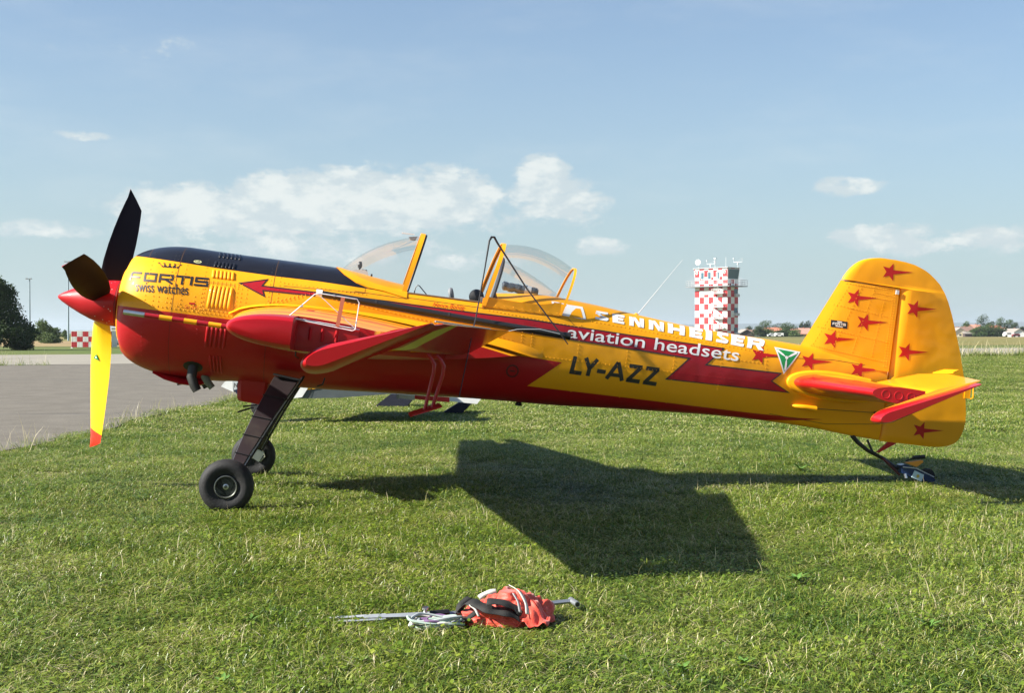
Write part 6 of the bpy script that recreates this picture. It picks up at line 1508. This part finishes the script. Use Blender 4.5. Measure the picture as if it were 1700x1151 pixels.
MB().tube([(dx, 0, .62), (dx, 0, .14)], .05, 8).build('gear_strut', M_DARK, b2); MB().lathe([(-.05, .11), (-.03, .14), (.03, .14), (.05, .11)], (dx, 0, .14), (0, 1, 0), 20).build('wheel', M_RUB, b2, True)
# navy trestle pads with the red and white bar over them
def pad(u0, u1, v0, v1, y, lab, lean=14):
    x0, x1 = ux(u0, y), ux(u1, y); zt = 1.25-(v0-553)/f_*y; xm = (x0+x1)/2; w_ = x1-x0
    V = [(-w_/2, 0, 0), (w_/2-.10, 0, 0), (w_/2-.10, .38, 0), (-w_/2, .38, 0), (-w_/2+.02, -.0, .05), (-w_/2+.24, 0, zt), (w_/2, 0, zt*.93), (w_/2, .4, zt*.93), (-w_/2+.24, .4, zt), (-w_/2+.02, .4, .05)]
    mb = MB().prism([(-w_/2, .012), (-w_/2+.03, 0), (w_/2-.16, 0), (w_/2, zt*.9), (w_/2-.02, zt), (-w_/2+.26, zt)], 'y', 0, .42)
    o = mesh('canvas_pad', mb.v, mb.f, paint('navy_canvas', (.010, .012, .028), .8, 0, 0, .3, 6, .4, 20)); o.location = (xm, y, 0); tag(o, lab, 'pad', 'navy canvas pads behind the aircraft'); return o
pad(622, 690, 655, 675, 21.3, 'navy canvas pad standing on the grass left of the hanging spade')
pad(735, 784, 668, 687, 19.6, 'navy canvas pad standing on the grass right of the hanging spade')
D3 = 19.2
sb = empty('striped_bar', (ux(662, D3), D3, 0)); tag(sb, 'red and white striped bar resting across the navy pads behind the aircraft', 'barrier bar')
def sp3(u, v): return Vector((ux(u, D3)-sb.location.x, 0, 1.25-(v-553)/f_*D3))
cuts = [(658, 662, M_LGREY), (662, 688, M_WHT), (688.5, 746, paint('signal_red', (.70, .02, .02), .45)), (746.5, 795, M_WHT)]
for a, b_, m in cuts:
    def vt_(u): return 655.0+(u-660)*.060
    q = [sp3(a, vt_(a)), sp3(b_+(3 if b_ > 790 else 0), vt_(b_)), sp3(b_-(3 if b_ > 790 else 0), vt_(b_)+8.2), sp3(a-(0), vt_(a)+6.4)]
    V = q+[p+Vector((0, .07, 0)) for p in q]; mesh('white_section' if m is M_WHT else ('red_section' if m is not M_LGREY else 'grey_end'), V, [(3, 2, 1, 0), (4, 5, 6, 7), (0, 1, 5, 4), (1, 2, 6, 5), (2, 3, 7, 6), (3, 0, 4, 7)], m, sb)

# ---- the heap in the foreground
def bag():
    cx_, cy_ = -.022, 5.45; n, mseg = 120, 64; V = []
    rg = random.Random(5)
    for j in range(mseg+1):
        v = j/mseg
        for i in range(n):
            a = 2*math.pi*i/n; rx, ry, hh = .185, .140, .122
            # lumpy footprint
            q = 1+.10*math.sin(a*2+.6)+.06*math.sin(a*5+2)
            el = v*math.pi/2; r = math.cos(el)**.75; z = math.sin(el)**.85
            x = rx*q*r*math.cos(a); y = ry*q*r*math.sin(a)
            p = Vector((x*7, y*7, z*2.0)); w1 = noise.noise(p*.9+Vector((3, 1, 0)))
            # creases running down from the gathered top
            fold = abs(noise.noise(Vector((a*1.1+w1*1.5, v*1.7, 1.7))))+.55*abs(noise.noise(Vector((x*16+w1*2, y*16, z*2.4+5))))
            d = .034*(fold-.32)+.006*noise.noise(p*6)
            hump = 1.0-.32*max(0, -(x+.03)/rx)+.10*math.sin(x*26+1.0)*math.exp(-((y+.05)/.09)**2)
            zz = z*hh*hump*(1+.10*w1)+d*z*1.3; k = 1+d*6.5*(1-z*.5)
            V.append((x*k, y*k, max(.002, min(zz, .138+.1*(zz-.138)))+.004))
    Fc = []
    for j in range(mseg):
        for i in range(n):
            Fc.append((j*n+i, j*n+(i+1) % n, (j+1)*n+(i+1) % n, (j+1)*n+i))
    Fc.append(tuple(range(n-1, -1, -1)))
    o = mesh('bag', V, Fc, paint('red_nylon', (.62, .055, .025), .55, 0, 0, .08, 9, .25, 120, sheen=.3), None, True); o.location = (cx_, cy_, 0)
    tag(o, 'crumpled red nylon bag lying on the grass in the foreground', 'bag')
    # flap thrown forward on the right
    V = []; Fc = []
    for j in range(18):
        for i in range(26):
            u, v = i/25, j/17
            x = -.05+.215*u+.02*math.sin(v*3); y = -.045-.125*v*(1-.35*(1-u)); z = .020+(.118*(1-v)**1.1)*math.sin(math.pi*min(1, .18+u*.75))+.011*math.sin(u*17+v*5)+.006*math.sin(u*31-v*9); V.append((x, y, max(.006, z)))
    for j in range(17):
        for i in range(25): a = j*26+i; Fc.append((a, a+1, a+27, a+26))
    f = mesh('flap', V, Fc, MATS['red_nylon'], o, True); sm = f.modifiers.new('thickness', 'SOLIDIFY'); sm.thickness = .003
    def ribbon(pts, wd, nm, m, tilt=(0, -.5, 1), th=.003):
        pts = [Vector(p) for p in pts]; P = []
        for i in range(len(pts)-1):
            for k in range(6):
                t = k/6; a, b, c, d = pts[max(0, i-1)], pts[i], pts[i+1], pts[min(len(pts)-1, i+2)]
                P.append(.5*((2*b)+(c-a)*t+(2*a-5*b+4*c-d)*t*t+(3*b-a-3*c+d)*t**3))
        P.append(pts[-1]); V = []; Fc = []
        for i, p in enumerate(P):
            t = (P[min(i+1, len(P)-1)]-P[max(i-1, 0)]).normalized(); s = t.cross(Vector(tilt)).normalized()*wd/2*(1+.12*math.sin(i*.9)); V += [p-s, p+s]
        for i in range(len(P)-1): Fc.append((2*i, 2*i+1, 2*i+3, 2*i+2))
        r = mesh(nm, V, Fc, m, o, True); q = r.modifiers.new('thickness', 'SOLIDIFY'); q.thickness = th
    mB = paint('black_webbing', (.014, .014, .013), .8, 0, 0, .2, 40, .3, 200)
    ribbon([(-.205, -.01, .050), (-.165, -.075, .105), (-.115, -.125, .100), (-.06, -.150, .085), (.01, -.150, .075), (.055, -.135, .050)], .052, 'strap', mB)
    ribbon([(-.085, -.135, .118), (-.03, -.140, .118), (.03, -.130, .095), (.065, -.125, .065)], .040, 'strap', mB)
    ribbon([(-.195, -.05, .035), (-.215, -.10, .028), (-.17, -.135, .045), (-.13, -.12, .070)], .024, 'strap', mB)
    ribbon([(-.16, .03, .10), (-.195, -.02, .085), (-.205, -.05, .05)], .030, 'strap', mB)
    ribbon([(.015, -.03, .165), (.055, -.085, .150), (.082, -.135, .110), (.088, -.165, .070)], .020, 'white_binding', paint('dirty_white_webbing', (.55, .52, .46), .8, 0, 0, .2, 30), (1, -.6, .6), .003)
    ribbon([(.030, -.075, .140), (.050, -.115, .110), (.058, -.150, .075)], .016, 'grey_binding', paint('grey_webbing', (.30, .31, .31), .8), (1, -.6, .6))
    ribbon([(-.12, -.060, .118), (-.085, -.055, .138), (-.045, -.045, .145)], .020, 'white_binding', MATS['dirty_white_webbing'], (0, -1, .6))
    ribbon([(-.155, -.115, .100), (-.13, -.140, .085), (-.115, -.155, .060)], .014, 'white_binding', MATS['dirty_white_webbing'], (1, -1, .4))
bag()
def gp(u, v, z=0.0):
    y = (1.25-z)/((v-553)/f_); return Vector((ux(u, y), y, z))
st = empty('ground_stake_bar', gp(770, 1030)); tag(st, 'galvanised steel bar with tube cross piece at its right end under the bag', 'steel bar')
def stp(u, v, z): return gp(u, v, z)-st.location
a, b_ = stp(716, 1024, .035), stp(950, 999.5, .045)
M_GALV = paint('galvanised', (.42, .44, .46), .42, 0, .75, .2, 14)
MB().tube([a, b_], .0105, 4).build('bar', M_GALV, st)
MB().tube([stp(952, 1001, .045)+Vector((-.01, .045, 0)), stp(957, 1003, .045)+Vector((.004, -.03, 0))], .0130, 16).build('cross_tube', M_GALV, st, True)
MB().tube([stp(957, 1003, .045)+Vector((.004, -.0305, 0)), stp(957, 1003, .045)+Vector((.0045, -.032, 0))], .0098, 14).build('tube_mouth', M_INK, st)
MB().tube([stp(604, 1027, .026), stp(712, 1023, .036)], [.010, .0145], 4).build('channel', M_GALV, st); MB().tube([stp(545, 1028, .010), stp(640, 1024, .024)], [.006, .010], 4).build('channel_arm', M_GALV, st)
MB().tube([stp(560, 1034, .012), stp(640, 1030, .022)], .006, 4).build('channel_arm', M_GALV, st)
MB().tube([stp(712, 1021, .045), stp(745, 1018, .046)], .014, 6).build('black_grip', M_BLACKP, st, True)
MB().lathe([(0, .007), (.02, .007), (.02, .014), (.028, .014), (.03, .006)], stp(706, 1020, .050), (0, -.2, 1), 10).build('wing_nut', M_STEEL, st)
def rope():
    c = gp(722, 1046, 0); r = empty('rope_coil', c); tag(r, 'coil of white and purple climbing rope lying left of the red bag', 'rope')
    rg = random.Random(3); cols = [paint('rope_white', (.60, .58, .50), .8, 0, 0, .25, 60), paint('rope_green', (.33, .42, .36), .8, 0, 0, .25, 60), paint('rope_purple', (.15, .08, .18), .8), paint('rope_grey', (.30, .33, .33), .8)]
    for k in range(9):
        pts = []; n = 46; rx = .085+rg.uniform(-.02, .02); ry = .042+rg.uniform(-.012, .012); ox, oy = rg.uniform(-.028, .028), rg.uniform(-.012, .012); ph = rg.uniform(0, 6)
        for i in range(n):
            a = 6.283*i/n; pts.append((ox+rx*math.cos(a)*(1+.10*math.sin(3*a+ph)), oy+ry*math.sin(a)*(1+.15*math.sin(2*a+ph)), .012+.005*k*.9+.010*math.sin(2*a+ph)))
        MB().tube(pts, .0058, 6, closed=True).build('rope_loop', cols[[0, 0, 1, 0, 3, 2, 0, 1, 3][k]], r, True)
    for k in range(3):
        MB().tube([(-.11+.01*k, -.01-.006*k, .012), (-.095, .012, .04), (-.06-.006*k, .018, .038), (-.03, 0, .03+.006*k)], .006, 6).build('rope_end', cols[k], r, True)
rope()
hd = thing_mesh(MB().tube([gp(742, 1030, .03), gp(757, 1028, .042), gp(776, 1030, .036), gp(784, 1036, .02)], [.012, .016, .016, .012], 10, flat=.7), 'leather_grip', paint('brown_leather', (.085, .042, .022), .7, 0, 0, .25, 20, .4, 60), gp(760, 1036, 0), True); tag(hd, 'brown leather grip between the rope coil and the red bag', 'grip')

# ---------------------------------------------------------------- summer haze in the air
def haze():
    x, y0, y1, z0, z1 = 9000, -280, 9500, -1.3, 75
    m = bpy.data.materials.new('haze'); m.use_nodes = True; w = NT(m.node_tree); w.n.remove(w.n['Principled BSDF'])
    v = w.node('ShaderNodeVolumePrincipled'); v.inputs['Color'].default_value = (.80, .90, 1.0, 1); v.inputs['Density'].default_value = HAZE_D; v.inputs['Anisotropy'].default_value = .2
    w.l.new(v.outputs[0], w.n['Material Output'].inputs['Volume'])
    o = MB().box((0, (y0+y1)/2, (z0+z1)/2), (2*x, y1-y0, z1-z0)).build('haze', m); tag(o, kind='stuff')
HAZE_D = .00013
haze()
